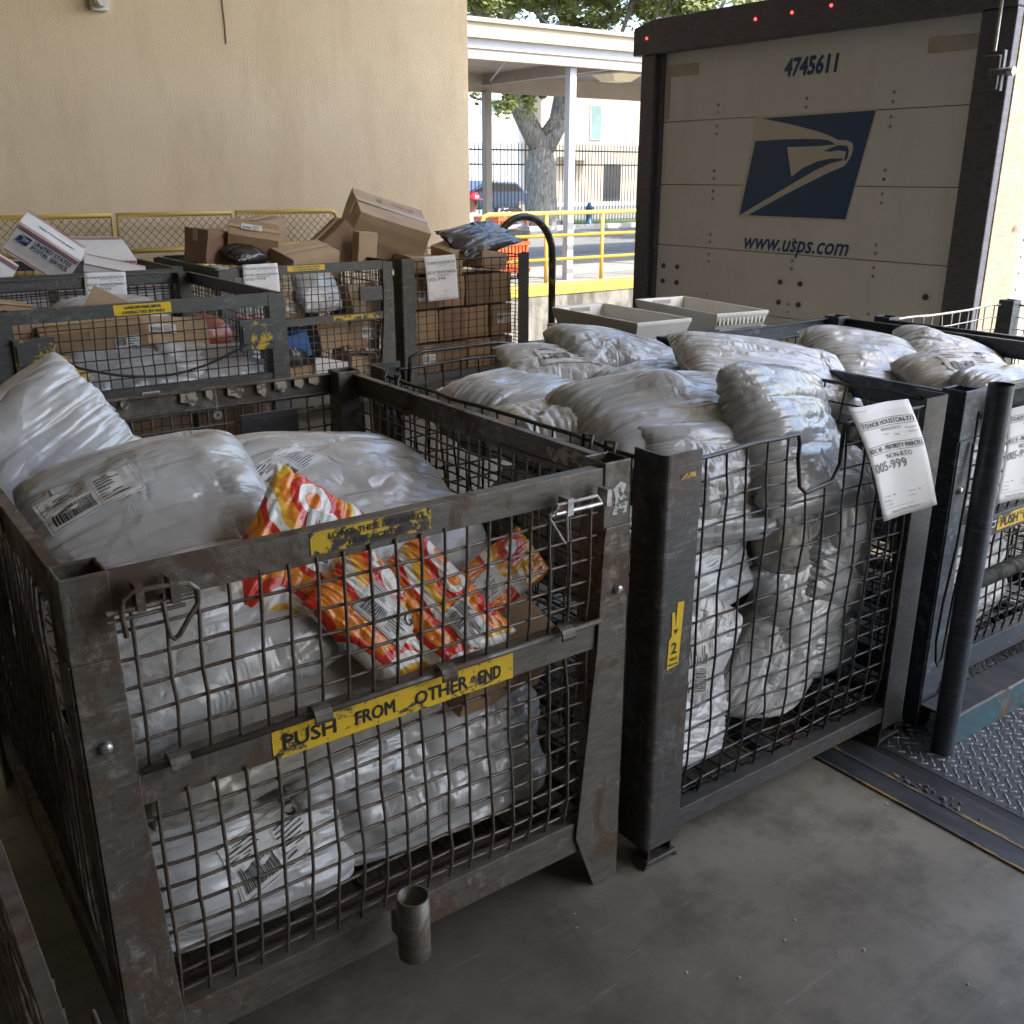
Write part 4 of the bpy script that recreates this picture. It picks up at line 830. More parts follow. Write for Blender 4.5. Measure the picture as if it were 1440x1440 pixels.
# ------------------------------------------------------------------ paper placards
def placard(label, TL, TR, BR, BL, bulge=.01, full=True, grp='paper destination placards on the cages', nx=10, ny=14):
    TL, TR, BR, BL = map(Vector, (TL, TR, BR, BL)); c = (TL+TR+BR+BL)/4; nn = (TR-TL).cross(TL-BL).normalized()
    if nn.y > 0: nn = -nn
    def F(a, b, off=0.):  # a 0..1 left-right, b 0..1 top-bottom
        p = (TL*(1-a) + TR*a)*(1-b) + (BL*(1-a) + BR*a)*b
        return p + nn*(off + bulge*math.sin(math.pi*b)*1. + bulge*.5*math.sin(2.2*math.pi*a + b*2)*b + bulge*.35*math.sin(7*a + 5*b))
    t = thing('paper_placard', label, 'paper sign', c, grp); m = MB()
    vs = [F(i/nx, j/ny) for i in range(nx+1) for j in range(ny+1)]; fs = [(i*(ny+1)+j, i*(ny+1)+j+1, (i+1)*(ny+1)+j+1, (i+1)*(ny+1)+j) for i in range(nx) for j in range(ny)]
    m.add(vs, fs); q = part('sheet', m, M['paper'], t, True); s = q.modifiers.new('s', 'SOLIDIFY'); s.thickness = .0005
    wd = (TR-TL).length; ht = (BL-TL).length
    def tx(mb, s, a0, a1, b0, b1, bold=.0): mb.text(s, (0, 0, 0), (1, 0, 0), (0, 1, 0), 1, 1, bold, align='L', curve=lambda x, y: F(a0 + (a1-a0)*x, b1 - (b1-b0)*y, .0012))
    def ln(mb, a0, a1, b0, b1, k=8):
        for i in range(k):
            u, v = a0 + (a1-a0)*i/k, a0 + (a1-a0)*(i+1)/k; mb.add([F(u, b0, .0011), F(v, b0, .0011), F(v, b1, .0011), F(u, b1, .0011)], [(0, 1, 2, 3)])
    d = MB(); g_ = MB()
    tx(d, 'TO:NOR HOUSTON-773', .06, .96, .135, .175, .012); ln(d, .05, .97, .122, .126); ln(d, .05, .97, .184, .188)
    tx(g_, '09/02/2025', .38, .72, .20, .225); tx(g_, 'Tour', .40, .50, .245, .262); tx(g_, 'TUE', .58, .66, .262, .28); tx(g_, 'Destinate', .78, .95, .215, .232); tx(g_, '12:01:02', .80, .95, .252, .268)
    tx(d, 'RDC 03 - PRIORITY PARCELS', .05, .97, .345, .385, .012); ln(d, .04, .98, .330, .334); ln(d, .04, .98, .395, .399)
    tx(g_, 'NON-RTO', .34, .74, .415, .46, .01); tx(g_, '005-999', .06, .62, .475, .555, .018)
    for a0, b0, s_ in ((.10, .775, 'Weight'), (.52, .775, 'Volume'), (.10, .815, 'Pallet'), (.52, .815, 'Container'), (.10, .855, 'Staff')): tx(g_, s_, a0, a0+.13, b0, b0+.016)
    tx(g_, 'Retail Unit Placard', .20, .66, .925, .950); tx(g_, 'Printed', .04, .22, .03, .042)
    ln(g_, .06, .60, .895, .898)
    for k in range(2): ln(g_, .28 + .42*k, .31+.42*k, .776, .788, 1); 
    part('printed_text', d, M['ink'], q); part('printed_text', g_, M['inkgrey'], q)
    return t
placard('white paper placard hanging skewed on the front of the second cage', (2.042, 1.425, 1.112), (2.289, 1.425, 1.104), (2.504, 1.425, .775), (2.254, 1.425, .775), .012)
placard('white paper placard at the right picture edge on the blue grey cage', (2.76, 1.405, 1.032), (3.01, 1.405, 1.025), (3.04, 1.405, .705), (2.79, 1.405, .725), .008)
placard('white paper placard hanging from the cage of stacked brown boxes', (3.835, 6.40, 1.082), (4.105, 6.40, 1.088), (4.13, 6.40, .762), (3.862, 6.40, .755), .006)
placard('small white paper placard on the top rail of the middle back cage', (2.39, 6.235, 1.107), (2.626, 6.235, 1.107), (2.632, 6.235, .925), (2.385, 6.235, .925), .004)
placard('white paper placard on the rear rail of the left second row cage', (1.449, 6.33, 1.10), (1.689, 6.33, 1.095), (1.68, 6.33, .905), (1.44, 6.33, .905), .004)

# ================================================================== BAGS
def box_clamp(lo, hi, m=.05):
    def f(P):
        for i in range(3):
            if lo[i] is not None: x = P[..., i]; P[..., i] = np.where(x < lo[i]+m, lo[i] + m*np.exp(np.minimum((x-lo[i]-m)/m, 0)), x)
            if hi[i] is not None: x = P[..., i]; P[..., i] = np.where(x > hi[i]-m, hi[i] - m*np.exp(np.minimum((hi[i]-m-x)/m, 0)), x)
        return P
    return f
CA = box_clamp((.275, 1.52, .165), (1.375, 2.79, None)); CB = box_clamp((1.48, 1.475, .16), (2.525, 2.78, None)); CC = box_clamp((2.65, 1.48, .17), (3.675, 2.67, None))
CL1 = box_clamp((.72, 4.9, .16), (2.05, 6.33, None)); CL2 = box_clamp((2.26, 6.29, .16), (3.46, 7.57, None)); CL3 = box_clamp((3.68, 6.45, .16), (4.81, 7.63, None)); CL0 = box_clamp((.97, 6.73, .16), (2.13, 7.92, None))
def grid_mesh(S):
    nu, nv = S.shape[1:3]; vs = S[0].reshape(-1, 3); ib = -np.ones((nu, nv), int); it = np.arange(nu*nv).reshape(nu, nv)
    ib[1:-1, 1:-1] = nu*nv + np.arange((nu-2)*(nv-2)).reshape(nu-2, nv-2); ib = np.where(ib < 0, it, ib)
    vs = np.concatenate([vs, S[1, 1:-1, 1:-1].reshape(-1, 3)])
    q = lambda I: np.stack([I[:-1, :-1], I[1:, :-1], I[1:, 1:], I[:-1, 1:]], -1).reshape(-1, 4)
    return vs, np.concatenate([q(it), q(ib)[:, ::-1]])
def surf(S, s, L, Wd):
    nu, nv = S.shape[1:3]; X = S[s]; n = np.cross(np.gradient(X, axis=0), np.gradient(X, axis=1)); n /= np.linalg.norm(n, axis=-1, keepdims=True) + 1e-9
    if s: n = -n
    def F(u, v, off=.003):
        a = min(max((u/L+.5)*(nu-1), 0), nu-1.001); b = min(max((v/Wd+.5)*(nv-1), 0), nv-1.001); i, j = int(a), int(b); a -= i; b -= j
        g = lambda A: (A[i, j]*(1-a) + A[i+1, j]*a)*(1-b) + (A[i, j+1]*(1-a) + A[i+1, j+1]*a)*b
        return Vector(g(X) + g(n)*off)
    return F
def shipping_label(F, parent, u, v, w, h, ang, big=None, seed=0, white=True):
    c, s = math.cos(R(ang)), math.sin(R(ang)); rnd = random.Random(seed)
    G = lambda a, b, off: F(u + a*c - b*s, v + a*s + b*c, off)
    def quad(m, a0, a1, b0, b1, off, k=1, l=1):
        for i in range(k):
            for j in range(l):
                x0, x1, y0, y1 = a0+(a1-a0)*i/k, a0+(a1-a0)*(i+1)/k, b0+(b1-b0)*j/l, b0+(b1-b0)*(j+1)/l; m.add([G(x0, y0, off), G(x1, y0, off), G(x1, y1, off), G(x0, y1, off)], [(0, 1, 2, 3)])
    q = parent
    if white: m = MB(); quad(m, -w/2, w/2, -h/2, h/2, .0028, 12, 9); q = part('shipping_label', m, M['labelw'], parent, True)
    m = MB(); x = -w*.44
    while x < -w*.02:                                            # bar code
        bw = rnd.choice((.0012, .002, .0032)); quad(m, x, x+bw, -h*.38, h*.0, .0038, 1, 4); x += bw + rnd.choice((.0012, .002))
    for k in range(5): quad(m, -w*.44, -w*.44 + w*rnd.uniform(.2, .4), h*(.12 + k*.065), h*(.12 + k*.065) + h*.022, .0038, 5)
    for k in range(9): quad(m, w*.06, w*.06 + w*rnd.uniform(.12, .34), h*(-.36 + k*.07), h*(-.36 + k*.07) + h*.022, .0038, 5)
    for a0, a1, b0, b1 in ((-w*.48, w*.48, h*.455, h*.465), (-w*.48, w*.48, -h*.465, -h*.455), (w*.03, w*.034, -h*.455, h*.455), (-w*.48, -w*.476, -h*.455, h*.455), (w*.476, w*.48, -h*.455, h*.455)): quad(m, a0, a1, b0, b1, .0038, 8 if a1-a0 > b1-b0 else 1, 1 if a1-a0 > b1-b0 else 6)
    if big: m.text(big, (0, 0, 0), (1, 0, 0), (0, 1, 0), 1, 1, .02, align='L', curve=lambda x, y: G(w*.28 + x*.026 - .005, h*.18 + y*.034, .0040))
    part('printed_text', m, M['ink'], q)
BAGS = []
def bag(label, c, L, Wd, fill, rot, seed, mat='film', clamp=None, group='white plastic mailing bags', labels=(), cat='mailing bag', name='mailing_bag', n=(72, 54), bend=.05, squash=(1, 1, 1), roll=0, **k):
    k['slack'] = k.get('slack', .12)*1.35
    S = sim_bag(L, Wd, fill, seed, nu=n[0], nv=n[1], **k)
    rnd = random.Random(seed*13+1); E = Euler([R(a) for a in rot]).to_matrix(); A = np.array(E)
    f1, f2, f3 = (rnd.uniform(-1, 1) for _ in range(3)); B = bend
    x, y, z = S[..., 0]/L, S[..., 1]/Wd, S[..., 2]
    S[..., 2] = z + B*L*(f1*(x*x*2-.2) + f2*x*y*2 + f3*(y*y*2-.2)*.7); S[..., 1] += B*L*.6*f2*(x*x*2); S *= np.array(squash)
    if roll: cr, sr = math.cos(R(roll)), math.sin(R(roll)); S = np.stack([S[..., 0]*cr - S[..., 1]*sr, S[..., 0]*sr + S[..., 1]*cr, S[..., 2]], -1)
    P = S @ A.T + np.array(c)
    if clamp: P = clamp(P)
    vs, fs = grid_mesh(P); me = bpy.data.meshes.new(name); me.from_pydata((vs - np.array(c)).tolist(), [], fs.tolist()); me.polygons.foreach_set('use_smooth', [True]*len(fs)); me.update()
    o = bpy.data.objects.new(name, me); COL.objects.link(o); o.location = c; mats(o, M[mat])
    if n[0] >= 60: s = o.modifiers.new('s', 'SUBSURF'); s.levels = 0; s.render_levels = 1
    props(o, label, cat, group)
    for i, lb in enumerate(labels):
        s, u, v, w, h, a = lb[:6]; shipping_label(surf(P, s, L, Wd), o, u, v, w, h, a, lb[6] if len(lb) > 6 else None, seed+i, lb[7] if len(lb) > 7 else True)
    BAGS.append(o); return o
hiN = (96, 72)
g1 = 'white plastic bags in the nearest cage'
bag('pointed white bag standing in the far left corner of the nearest cage', (.40, 2.48, .955), .46, .42, .70, (66, 4, -4), 3, 'film_b', CA, g1, n=hiN, slack=.12, roll=34)
bag('large plump white bag with bar code and gathered end, back left of the nearest cage', (.55, 2.08, .945), .47, .37, 1.25, (34, -8, -4), 5, 'film', CA, g1, n=hiN, slack=.14, crump=.34, cinch=[(1, .60, .16), (-1, .45, .14)], labels=[(0, -.10, .04, .18, .09, 8)])
bag('broad domed white bag, back right of the nearest cage', (1.03, 2.16, .845), .62, .52, 1.1, (26, 6, 10), 9, 'film', CA, g1, n=hiN, slack=.12, cinch=[(1, .45, .16), (-1, .4, .14)], labels=[(0, -.15, .06, .17, .09, 20)])
bag('white bag behind the left latch of the nearest cage', (.52, 1.80, .79), .46, .34, .8, (34, -6, 6), 12, 'film', CA, g1, n=hiN, slack=.12)
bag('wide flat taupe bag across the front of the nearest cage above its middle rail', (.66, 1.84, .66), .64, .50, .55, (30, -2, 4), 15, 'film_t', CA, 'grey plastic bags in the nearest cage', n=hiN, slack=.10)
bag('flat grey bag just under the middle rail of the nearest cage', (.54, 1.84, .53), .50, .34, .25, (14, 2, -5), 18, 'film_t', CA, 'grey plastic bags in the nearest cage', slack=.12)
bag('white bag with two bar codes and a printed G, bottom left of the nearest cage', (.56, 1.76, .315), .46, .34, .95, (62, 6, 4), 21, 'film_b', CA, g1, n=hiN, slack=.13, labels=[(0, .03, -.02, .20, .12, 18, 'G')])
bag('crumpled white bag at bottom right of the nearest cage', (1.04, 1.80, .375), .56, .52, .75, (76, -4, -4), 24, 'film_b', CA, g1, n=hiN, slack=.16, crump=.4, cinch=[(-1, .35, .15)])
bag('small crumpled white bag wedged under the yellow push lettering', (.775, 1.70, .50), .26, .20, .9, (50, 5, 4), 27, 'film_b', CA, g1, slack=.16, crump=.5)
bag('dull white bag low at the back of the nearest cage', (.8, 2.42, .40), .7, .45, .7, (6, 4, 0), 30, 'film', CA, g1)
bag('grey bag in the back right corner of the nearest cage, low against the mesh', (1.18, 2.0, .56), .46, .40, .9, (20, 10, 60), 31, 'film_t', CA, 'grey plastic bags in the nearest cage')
g2 = 'orange and red patterned mailers in the nearest cage'
kw = dict(cat='patterned mailer', name='patterned_mailer', group=g2, clamp=CA, slack=.10)
bag('patterned orange mailer with pointed top corner leaning on the domed bag', (.77, 1.80, .89), .34, .28, .30, (58, 4, 0), 40, 'floral', labels=[(0, .04, 0, .11, .07, 10)], roll=52, **kw)
bag('patterned orange mailer with white label and printed G behind the mesh', (.86, 1.66, .785), .28, .20, .40, (56, 10, 4), 43, 'floral', labels=[(0, .0, .0, .13, .075, 4, 'G')], roll=-52, **kw)
bag('patterned orange mailer standing crumpled at the centre right of the mesh', (.99, 1.65, .765), .30, .21, .45, (54, -6, -8), 46, 'floral', labels=[(0, .06, .02, .09, .06, 0)], roll=-64, crump=.45, **kw)
bag('patterned orange mailer lying slanted at the right, nearest the paper parcel', (1.20, 1.72, .77), .28, .13, .45, (52, -4, 4), 49, 'floral', labels=[(0, -.06, .0, .10, .06, 0)], roll=14, **kw)
g3 = 'white plastic bags in the second cage'
kw = dict(clamp=CB, group=g3, slack=.13)
bag('long low grey white bag on top at the front of the second cage', (1.94, 1.90, 1.0), .62, .40, .6, (12, 2, -10), 60, 'film_c', n=hiN, crump=.2, clamp=None, group=g3, slack=.13, cinch=[(1, .4, .14), (-1, .55, .12)])
bag('crumpled bright white bag topmost at the right of the second cage', (2.46, 2.02, 1.06), .60, .28, .5, (24, 12, -22), 63, 'film_b', n=hiN, crump=.3, clamp=None, group=g3, slack=.15)
bag('white bag with a rounded end, in the second cage by the plastic trays', (2.27, 2.50, 1.06), .46, .30, .8, (10, 12, -14), 66, 'film_c', n=hiN, clamp=None, group=g3, slack=.12)
bag('flat cream mailer with red edging on the bags of the second cage', (1.98, 2.48, 1.06), .38, .30, .30, (12, 4, -20), 69, 'film', clamp=None, cat='padded mailer', name='padded_mailer', group='padded mailers', slack=.08, labels=[(0, .02, 0, .2, .13, 0)])
bag('grey bag under the red edged mailer, left in the second cage', (1.80, 2.40, .955), .48, .40, .75, (8, -2, 14), 72, 'film_c', **kw)
bag('wrinkled white bag just behind the side wires of the second cage', (1.68, 2.12, .955), .36, .34, 1.0, (6, 8, 70), 75, 'film_b', **kw)
bag('grey white bag pushing out through the cut out edge of the second cage', (2.16, 1.68, .96), .44, .40, .95, (56, 10, 8), 78, 'film_c', n=hiN, clamp=None, group=g3, slack=.14)
bag('flat grey bag in the far right corner of the second cage', (2.30, 2.2, .93), .62, .5, .7, (4, 6, 10), 80, 'film_c', **kw)
bag('white bag pressed against the mesh at top left of the second cage front', (1.86, 1.68, .89), .38, .30, .85, (66, 4, -6), 81, 'film_c', n=hiN, crump=.3, **kw)
bag('white bag pressed against the mesh just below the top left bag of the second cage', (1.83, 1.70, .67), .36, .28, .8, (70, -6, 8), 84, 'film_c', n=hiN, **kw)
bag('grey bag with bar code in the middle of the second cage front', (2.20, 1.70, .72), .38, .30, .9, (74, 66, 10), 87, 'film_t', labels=[(0, .02, 0, .12, .08, 90)], **kw)
bag('white bag with large label at left middle height of the second cage front', (1.74, 1.62, .47), .30, .24, .85, (72, -50, 10), 90, 'film_b', n=hiN, crump=.3, labels=[(0, -.04, 0, .14, .10, 30)], **kw)
bag('pleated white bag in the centre right of the second cage front', (2.30, 1.66, .52), .44, .30, .85, (78, -18, 6), 93, 'film_b', n=hiN, crump=.3, **kw)
bag('long pleated white bag slanting down in the lower middle of the second cage front', (2.16, 1.66, .32), .46, .30, .85, (76, -50, 6), 96, 'film_b', n=hiN, slack=.15, clamp=CB, group=g3)
bag('small crumpled white bag at the bottom left of the second cage front', (1.72, 1.60, .28), .28, .26, .9, (74, 20, 4), 99, 'film_b', n=hiN, crump=.5, **kw)
bag('bunched white bag at the right edge of the second cage front below the placard', (2.42, 1.66, .68), .34, .28, .95, (78, 75, 10), 102, 'film_b', crump=.5, **kw)
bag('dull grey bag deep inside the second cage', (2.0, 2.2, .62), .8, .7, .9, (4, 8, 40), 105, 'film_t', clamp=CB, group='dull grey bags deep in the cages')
bag('silvery bag along the left side wires of the second cage', (1.60, 1.95, .72), .5, .3, .8, (80, 4, 88), 106, 'film_c', **kw)
g4 = 'white plastic bags in the blue grey cage'; kw = dict(clamp=CC, group=g4, slack=.13)
bag('low white bag at the left edge of the blue grey cage', (3.02, 2.36, .95), .34, .26, .7, (10, 10, 20), 120, 'film_c', clamp=None, group=g4, slack=.13)
bag('big rounded grey white bag topmost in the blue grey cage', (3.12, 2.08, .98), .48, .38, 1.15, (24, 12, -24), 123, 'film_c', n=hiN, cinch=[(1, .6, .14), (-1, .3, .14)], crump=.2, clamp=None, group=g4, slack=.13)
bag('white mailer with printed P and bar code in the blue grey cage', (3.20, 1.80, .985), .40, .24, .7, (26, 2, -16), 126, 'film', clamp=None, group=g4, slack=.10, labels=[(0, .0, .0, .22, .11, 0, 'P')])
bag('silver grey bag at the right edge on top of the blue grey cage', (3.50, 2.0, .97), .42, .32, .9, (14, 18, -40), 129, 'film_c', clamp=None, group=g4, slack=.14)
bag('crumpled white bag lying over the front rail of the blue grey cage', (3.25, 1.60, .96), .50, .26, .6, (18, 4, -4), 132, 'film_c', clamp=None, group=g4, slack=.15)
bag('crumpled white bag high behind the mesh of the blue grey cage', (2.98, 1.65, .74), .40, .34, .9, (70, 6, 0), 135, 'film_b', crump=.4, **kw)
bag('pleated white bag halfway down behind the mesh of the blue grey cage', (3.02, 1.66, .47), .42, .34, .9, (76, -20, 0), 138, 'film_b', crump=.3, **kw)
bag('white bag at the bottom behind the mesh of the blue grey cage', (3.1, 1.66, .30), .42, .26, .9, (70, -20, 0), 141, 'film_b', **kw)
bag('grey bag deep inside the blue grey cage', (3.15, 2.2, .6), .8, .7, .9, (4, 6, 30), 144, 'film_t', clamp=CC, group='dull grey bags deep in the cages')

# ================================================================== BOXES AND PARCELS
def parcel(label, c, size, rot=(0, 0, 0), mat='kraft', group='brown cardboard boxes', cat='cardboard box', name='cardboard_box', tape=True, lab=None, flab=None, stripes=False, logo=None, mark=None, crush=0.):
    """c is the centre; a box with rounded slightly crushed edges, tape, label"""
    crush += .02; E = Euler([R(a) for a in rot]).to_matrix(); C_ = Vector(c); x, y, z = (s/2 for s in size); T = Matrix.Translation(C_) @ E.to_4x4()
    m = MB(); n = 5; rnd = random.Random(int(sum(c)*1000)+7)
    for ax in range(3):
        for sg in (-1, 1):
            base = len(m.v); u, v = (ax+1) % 3, (ax+2) % 3; h = (x, y, z)
            for i in range(n+1):
                for j in range(n+1):
                    p = [0, 0, 0]; p[ax] = sg*h[ax]; p[u] = (2*i/n-1)*h[u]; p[v] = (2*j/n-1)*h[v]
                    e = (1-(2*i/n-1)**2)*(1-(2*j/n-1)**2); p[ax] += sg*e*min(h)*.06*(nz(C_.x*9+ax, sg*3, 1.)*1.5+.3) ; 
                    q = Vector(p); q += Vector((nz(q.x*9, q.y*9+q.z*7, C_.x*5), nz(q.y*9, q.z*9, C_.y*5+4), nz(q.z*9, q.x*9, C_.z*5+8)))*min(h)*(.05+crush)
                    m.v.append(tuple(T @ q))
            for i in range(n):
                for j in range(n):
                    a = base+i*(n+1)+j; f = (a, a+n+1, a+n+2, a+1); m.f.append(f if sg > 0 else f[::-1])
    o = single(name, m, M[mat], label, cat, c, group)
    w = o.modifiers.new('w', 'WELD'); w.merge_threshold = .0008; bev(o, .003)
    def patch(nm, x0, x1, y0, y1, mt, par=o, h=z+.003+min(x, y, z)*.06, t=.0008):
        return part(nm, MB().box(x0, x1, y0, y1, h, h+t, T), mt, par)
    if tape: part('tape', MB().box(-x-.001, x+.001, -.025, .025, z+.0005+min(x,y,z)*.055, z+.0015+min(x,y,z)*.055, T).box(x+.001+min(x,y,z)*.03, x+.002+min(x,y,z)*.03, -.025, .025, z*.3, z, T).box(-x-.002-min(x,y,z)*.03, -x-.001-min(x,y,z)*.03, -.025, .025, z*.3, z, T), M['tapec'], o)
    if lab:
        hh = z+.004+min(x, y, z)*.065; q = patch('shipping_label', lab[0]*x-.07, lab[0]*x+.07, lab[1]*y-.045, lab[1]*y+.045, M['labelw'], h=hh); mm = MB(); rr = random.Random(3); xx = lab[0]*x-.062
        while xx < lab[0]*x-.005: b_ = rr.choice((.0015, .003)); mm.box(xx, xx+b_, lab[1]*y-.035, lab[1]*y+.005, hh+.0010, hh+.0013, T); xx += b_+.002
        for k in range(5): mm.box(lab[0]*x+.005, lab[0]*x+.06-.01*(k % 3), lab[1]*y-.036+k*.015, lab[1]*y-.031+k*.015, hh+.0010, hh+.0013, T)
        part('printed_text', mm, M['ink'], q)
    if flab:
        dd = y + .002 + min(x, y, z)*.06; a0, b0 = flab[0]*x, flab[1]*z; hw, hh = min(.06, x*.7), min(.04, z*.6)
        q = part('shipping_label', MB().box(a0-hw, a0+hw, -dd-.0008, -dd, b0-hh, b0+hh, T), M['labelw'], o); mm = MB(); rr = random.Random(int(c[0]*999)); xx = a0-hw*.9
        while xx < a0-hw*.1: b_ = rr.choice((.0015, .003)); mm.box(xx, xx+b_, -dd-.0014, -dd-.001, b0-hh*.2, b0+hh*.75, T); xx += b_+.002
        for k in range(5): mm.box(a0+hw*.1, a0+hw*(.85-.2*(k % 3)), -dd-.0014, -dd-.001, b0+hh*(-.75+k*.32), b0+hh*(-.65+k*.32), T)
        part('printed_text', mm, M['ink'], q)
        if z > .05: part('tape', MB().box(-.025, .025, -dd+.0005, -dd+.0013, z*.35, z, T), M['tapec'], o)
    if stripes:
        d = min(x, y, z)*.05+.003; mm = MB()
        mm.box(-x*.97, x*.97, y*.80, y*.86, z+d, z+d+.0006, T); mm.box(-x*.97, x*.97, -y-d-.0006, -y-d, z*.78, z*.86, T); mm.box(-x*.97, x*.97, -y-d-.0006, -y-d, -z*.86, -z*.80, T); mm.box(x+d, x+d+.0006, -y*.95, y*.95, z*.78, z*.86, T); mm.box(-x-d-.0006, -x-d, -y*.95, y*.95, z*.78, z*.86, T)
        part('red_stripe', mm, M['red'], o); mm = MB(); mm.box(-x*.97, x*.97, -y-d-.0006, -y-d, z*.66, z*.72, T); mm.box(-x*.97, x*.97, y*.70, y*.74, z+d, z+d+.0006, T); part('blue_stripe', mm, M['navy'], o)
        if logo:
            mm = MB(); f = lambda a, b: T @ Vector((a, -y-d-.0008, b)); s = logo
            for i, tt in enumerate(('UNITED STATES', 'POSTAL SERVICE.')): mm.text(tt, (0, 0, 0), (1, 0, 0), (0, 1, 0), 1, 1, .02, align='L', curve=lambda a, b, i=i: f(-x*.35 + a*x*1.2, z*(.30-i*.34) + b*z*.24))
            mm.text('UNITED STATES POSTAL SERVICE', (0, 0, 0), (1, 0, 0), (0, 1, 0), 1, 1, .02, align='L', curve=lambda a, b: T @ Vector((-x*.5 + a*x*1.2, -y*.4 + b*y*.14, z+d+.0008)))
            for poly in (la, lb): mm.add([f(-x*.85 + (4.68-p)/.98*x*.42, z*(-.05) + (q-1.39)/.62*z*.55) for p, q in poly], [tuple(range(len(poly)))])
            part('printed_logo', mm, M['navy'], o)
    if mark:
        d = min(x, y, z)*.05+.003; mm = MB()
        for s_, a0, b0, ww, hh2 in mark: mm.text(s_, (0, 0, 0), (1, 0, 0), (0, 1, 0), 1, 1, .02, align='L', curve=lambda a, b, a0=a0, b0=b0, ww=ww, hh2=hh2: T @ Vector((a0*x + a*ww, b0*y + b*hh2, z+d+.0006)))
        part('printed_marks', mm, M['inkgrey'], o)
    return o
M['tapec'] = plain('packing_tape', (.40, .29, .17), .3, .1, 4); M['boxblue'] = plain('blue_print_card', (.05, .16, .42), .5, .1)
# paper parcel in the nearest cage
parcel('crumpled brown paper parcel under the slanted patterned mailer', (1.19, 1.76, .60), (.30, .24, .17), (28, 6, 14), 'kraft', tape=False, crush=.10, cat='paper parcel', name='paper_parcel', group='paper parcels')
parcel('small plain carton hidden low in the right of the nearest cage', (1.19, 1.95, .26), (.22, .3, .18), (0, 0, 12), 'kraft_d', crush=.02)

gP = 'white postage boxes with red stripes'; kP = dict(mat='boxwhite', group=gP, cat='postage box', name='postage_box', tape=False, stripes=True)
parcel('tilted white postage box standing on its corner with eagle logo', (1.40, 7.05, 1.20), (.40, .30, .22), (14, 38, -12), logo=1, **kP)
parcel('white postage box at the left picture edge, leaning', (.98, 7.05, 1.14), (.36, .30, .22), (6, 36, 18), **kP)
parcel('flat white postage box with red stripe lying behind the tilted one', (1.78, 7.35, 1.12), (.44, .32, .12), (26, 2, 4), **kP)
parcel('thin white postage envelope box in front of the flat one', (1.80, 6.98, 1.06), (.38, .28, .06), (8, 14, -14), **kP)
k = 0
for x in (1.15, 1.55, 1.92):
    for y in (6.95, 7.4):
        k += 1; parcel('white postage box under the heap in the left rear cage, %s of its %s row' % (('left', 'middle', 'right')[(k-1)//2], ('front', 'back')[(k-1) % 2]), (x, y, .86), (.34, .36, .22), (0, 0, (k*37) % 20 - 10), **kP)
# L2
gB = 'brown boxes in the middle back cage'
parcel('plain brown box leaning on the left of the heap in the middle back cage', (2.45, 6.95, 1.18), (.26, .24, .22), (4, 6, 20), 'kraft_d', gB)
parcel('brown box with white shipping label on the heap in the middle back cage', (2.72, 6.85, 1.22), (.34, .26, .16), (22, 10, -22), 'kraft', gB, lab=(-.1, .0))
parcel('small brown box behind the labelled box in the middle back cage', (2.93, 7.15, 1.26), (.26, .22, .18), (6, -6, 30), 'kraft_l', gB)
parcel('long low brown box slanting at the front of the middle back cage', (3.0, 6.62, 1.10), (.40, .26, .12), (16, -6, 12), 'kraft_l', gB)
parcel('dark brown box on end between the heap and the big carton', (3.34, 6.85, 1.14), (.34, .22, .26), (0, -38, 0), 'kraft_d', gB)
parcel('small upright tan box flap beside the big carton', (3.47, 6.62, 1.15), (.16, .08, .22), (4, 4, 6), 'kraft_l', gB, tape=False)
parcel('big tilted carton with round printed marks on top of the back row', (3.86, 7.02, 1.245), (.58, .42, .32), (24, 18, -12), 'kraft_l', gB, lab=None, mark=[('TAXA2', .02, .45, .10, .03), ('@', -.38, .42, .05, .05), ('@', .52, .38, .045, .045), ('B 24 / 2', -.1, -.7, .1, .02)])
parcel('flat pale box behind the big carton', (4.15, 7.3, 1.12), (.34, .3, .12), (4, 3, 12), 'kraft_l', gB)
rnd = random.Random(11); row = ('bottom', 'second', 'third')
lay = []
for r_, z in enumerate((.28, .55, .80)):
    for c_, x in enumerate((2.42, 2.75, 3.05, 3.34)):
        if r_ == 2 and c_ == 0: continue
        mt = rnd.choice(['kraft', 'kraft_d', 'kraft_l', 'kraft', 'boxwhite']) ; 
        if (r_, c_) == (1, 1): mt = 'boxblue'
        parcel('%s box in the middle back cage, %s layer, %s from the left' % ({'boxwhite': 'white', 'boxblue': 'blue'}.get(mt, 'brown'), row[r_], ('first', 'second', 'third', 'fourth')[c_]), (x, 6.52 + rnd.uniform(0, .08), z + rnd.uniform(-.01, .02)), (rnd.uniform(.22, .29), .3, rnd.uniform(.17, .23)), (rnd.uniform(-12, 12), rnd.uniform(-16, 16), rnd.uniform(-14, 14)), mt, gB, flab=(rnd.uniform(-.3, .3), rnd.uniform(-.2, .2)) if rnd.random() < .6 else None)
kw = dict(clamp=CL2, slack=.13, n=(44, 34), outer=60)
bag('grey white bag behind the mesh at left of the middle back cage', (2.48, 6.46, .90), .44, .32, .8, (50, 12, 0), 160, 'film_c', group='soft parcels in the middle back cage', **kw)
bag('crumpled white bag at the centre of the middle back cage', (2.98, 6.42, .88), .30, .26, .9, (60, 0, 10), 163, 'film_b', group='soft parcels in the middle back cage', crump=.4, **kw)
bag('flat pink bag under the grey white bag of the middle back cage', (2.52, 6.44, .78), .36, .22, .5, (20, 10, 0), 166, 'film_pink', group='soft parcels in the middle back cage', **kw)
bag('black bag low in the middle back cage', (2.70, 6.44, .52), .30, .26, .9, (60, 0, 10), 169, 'film_black', group='soft parcels in the middle back cage', **kw)
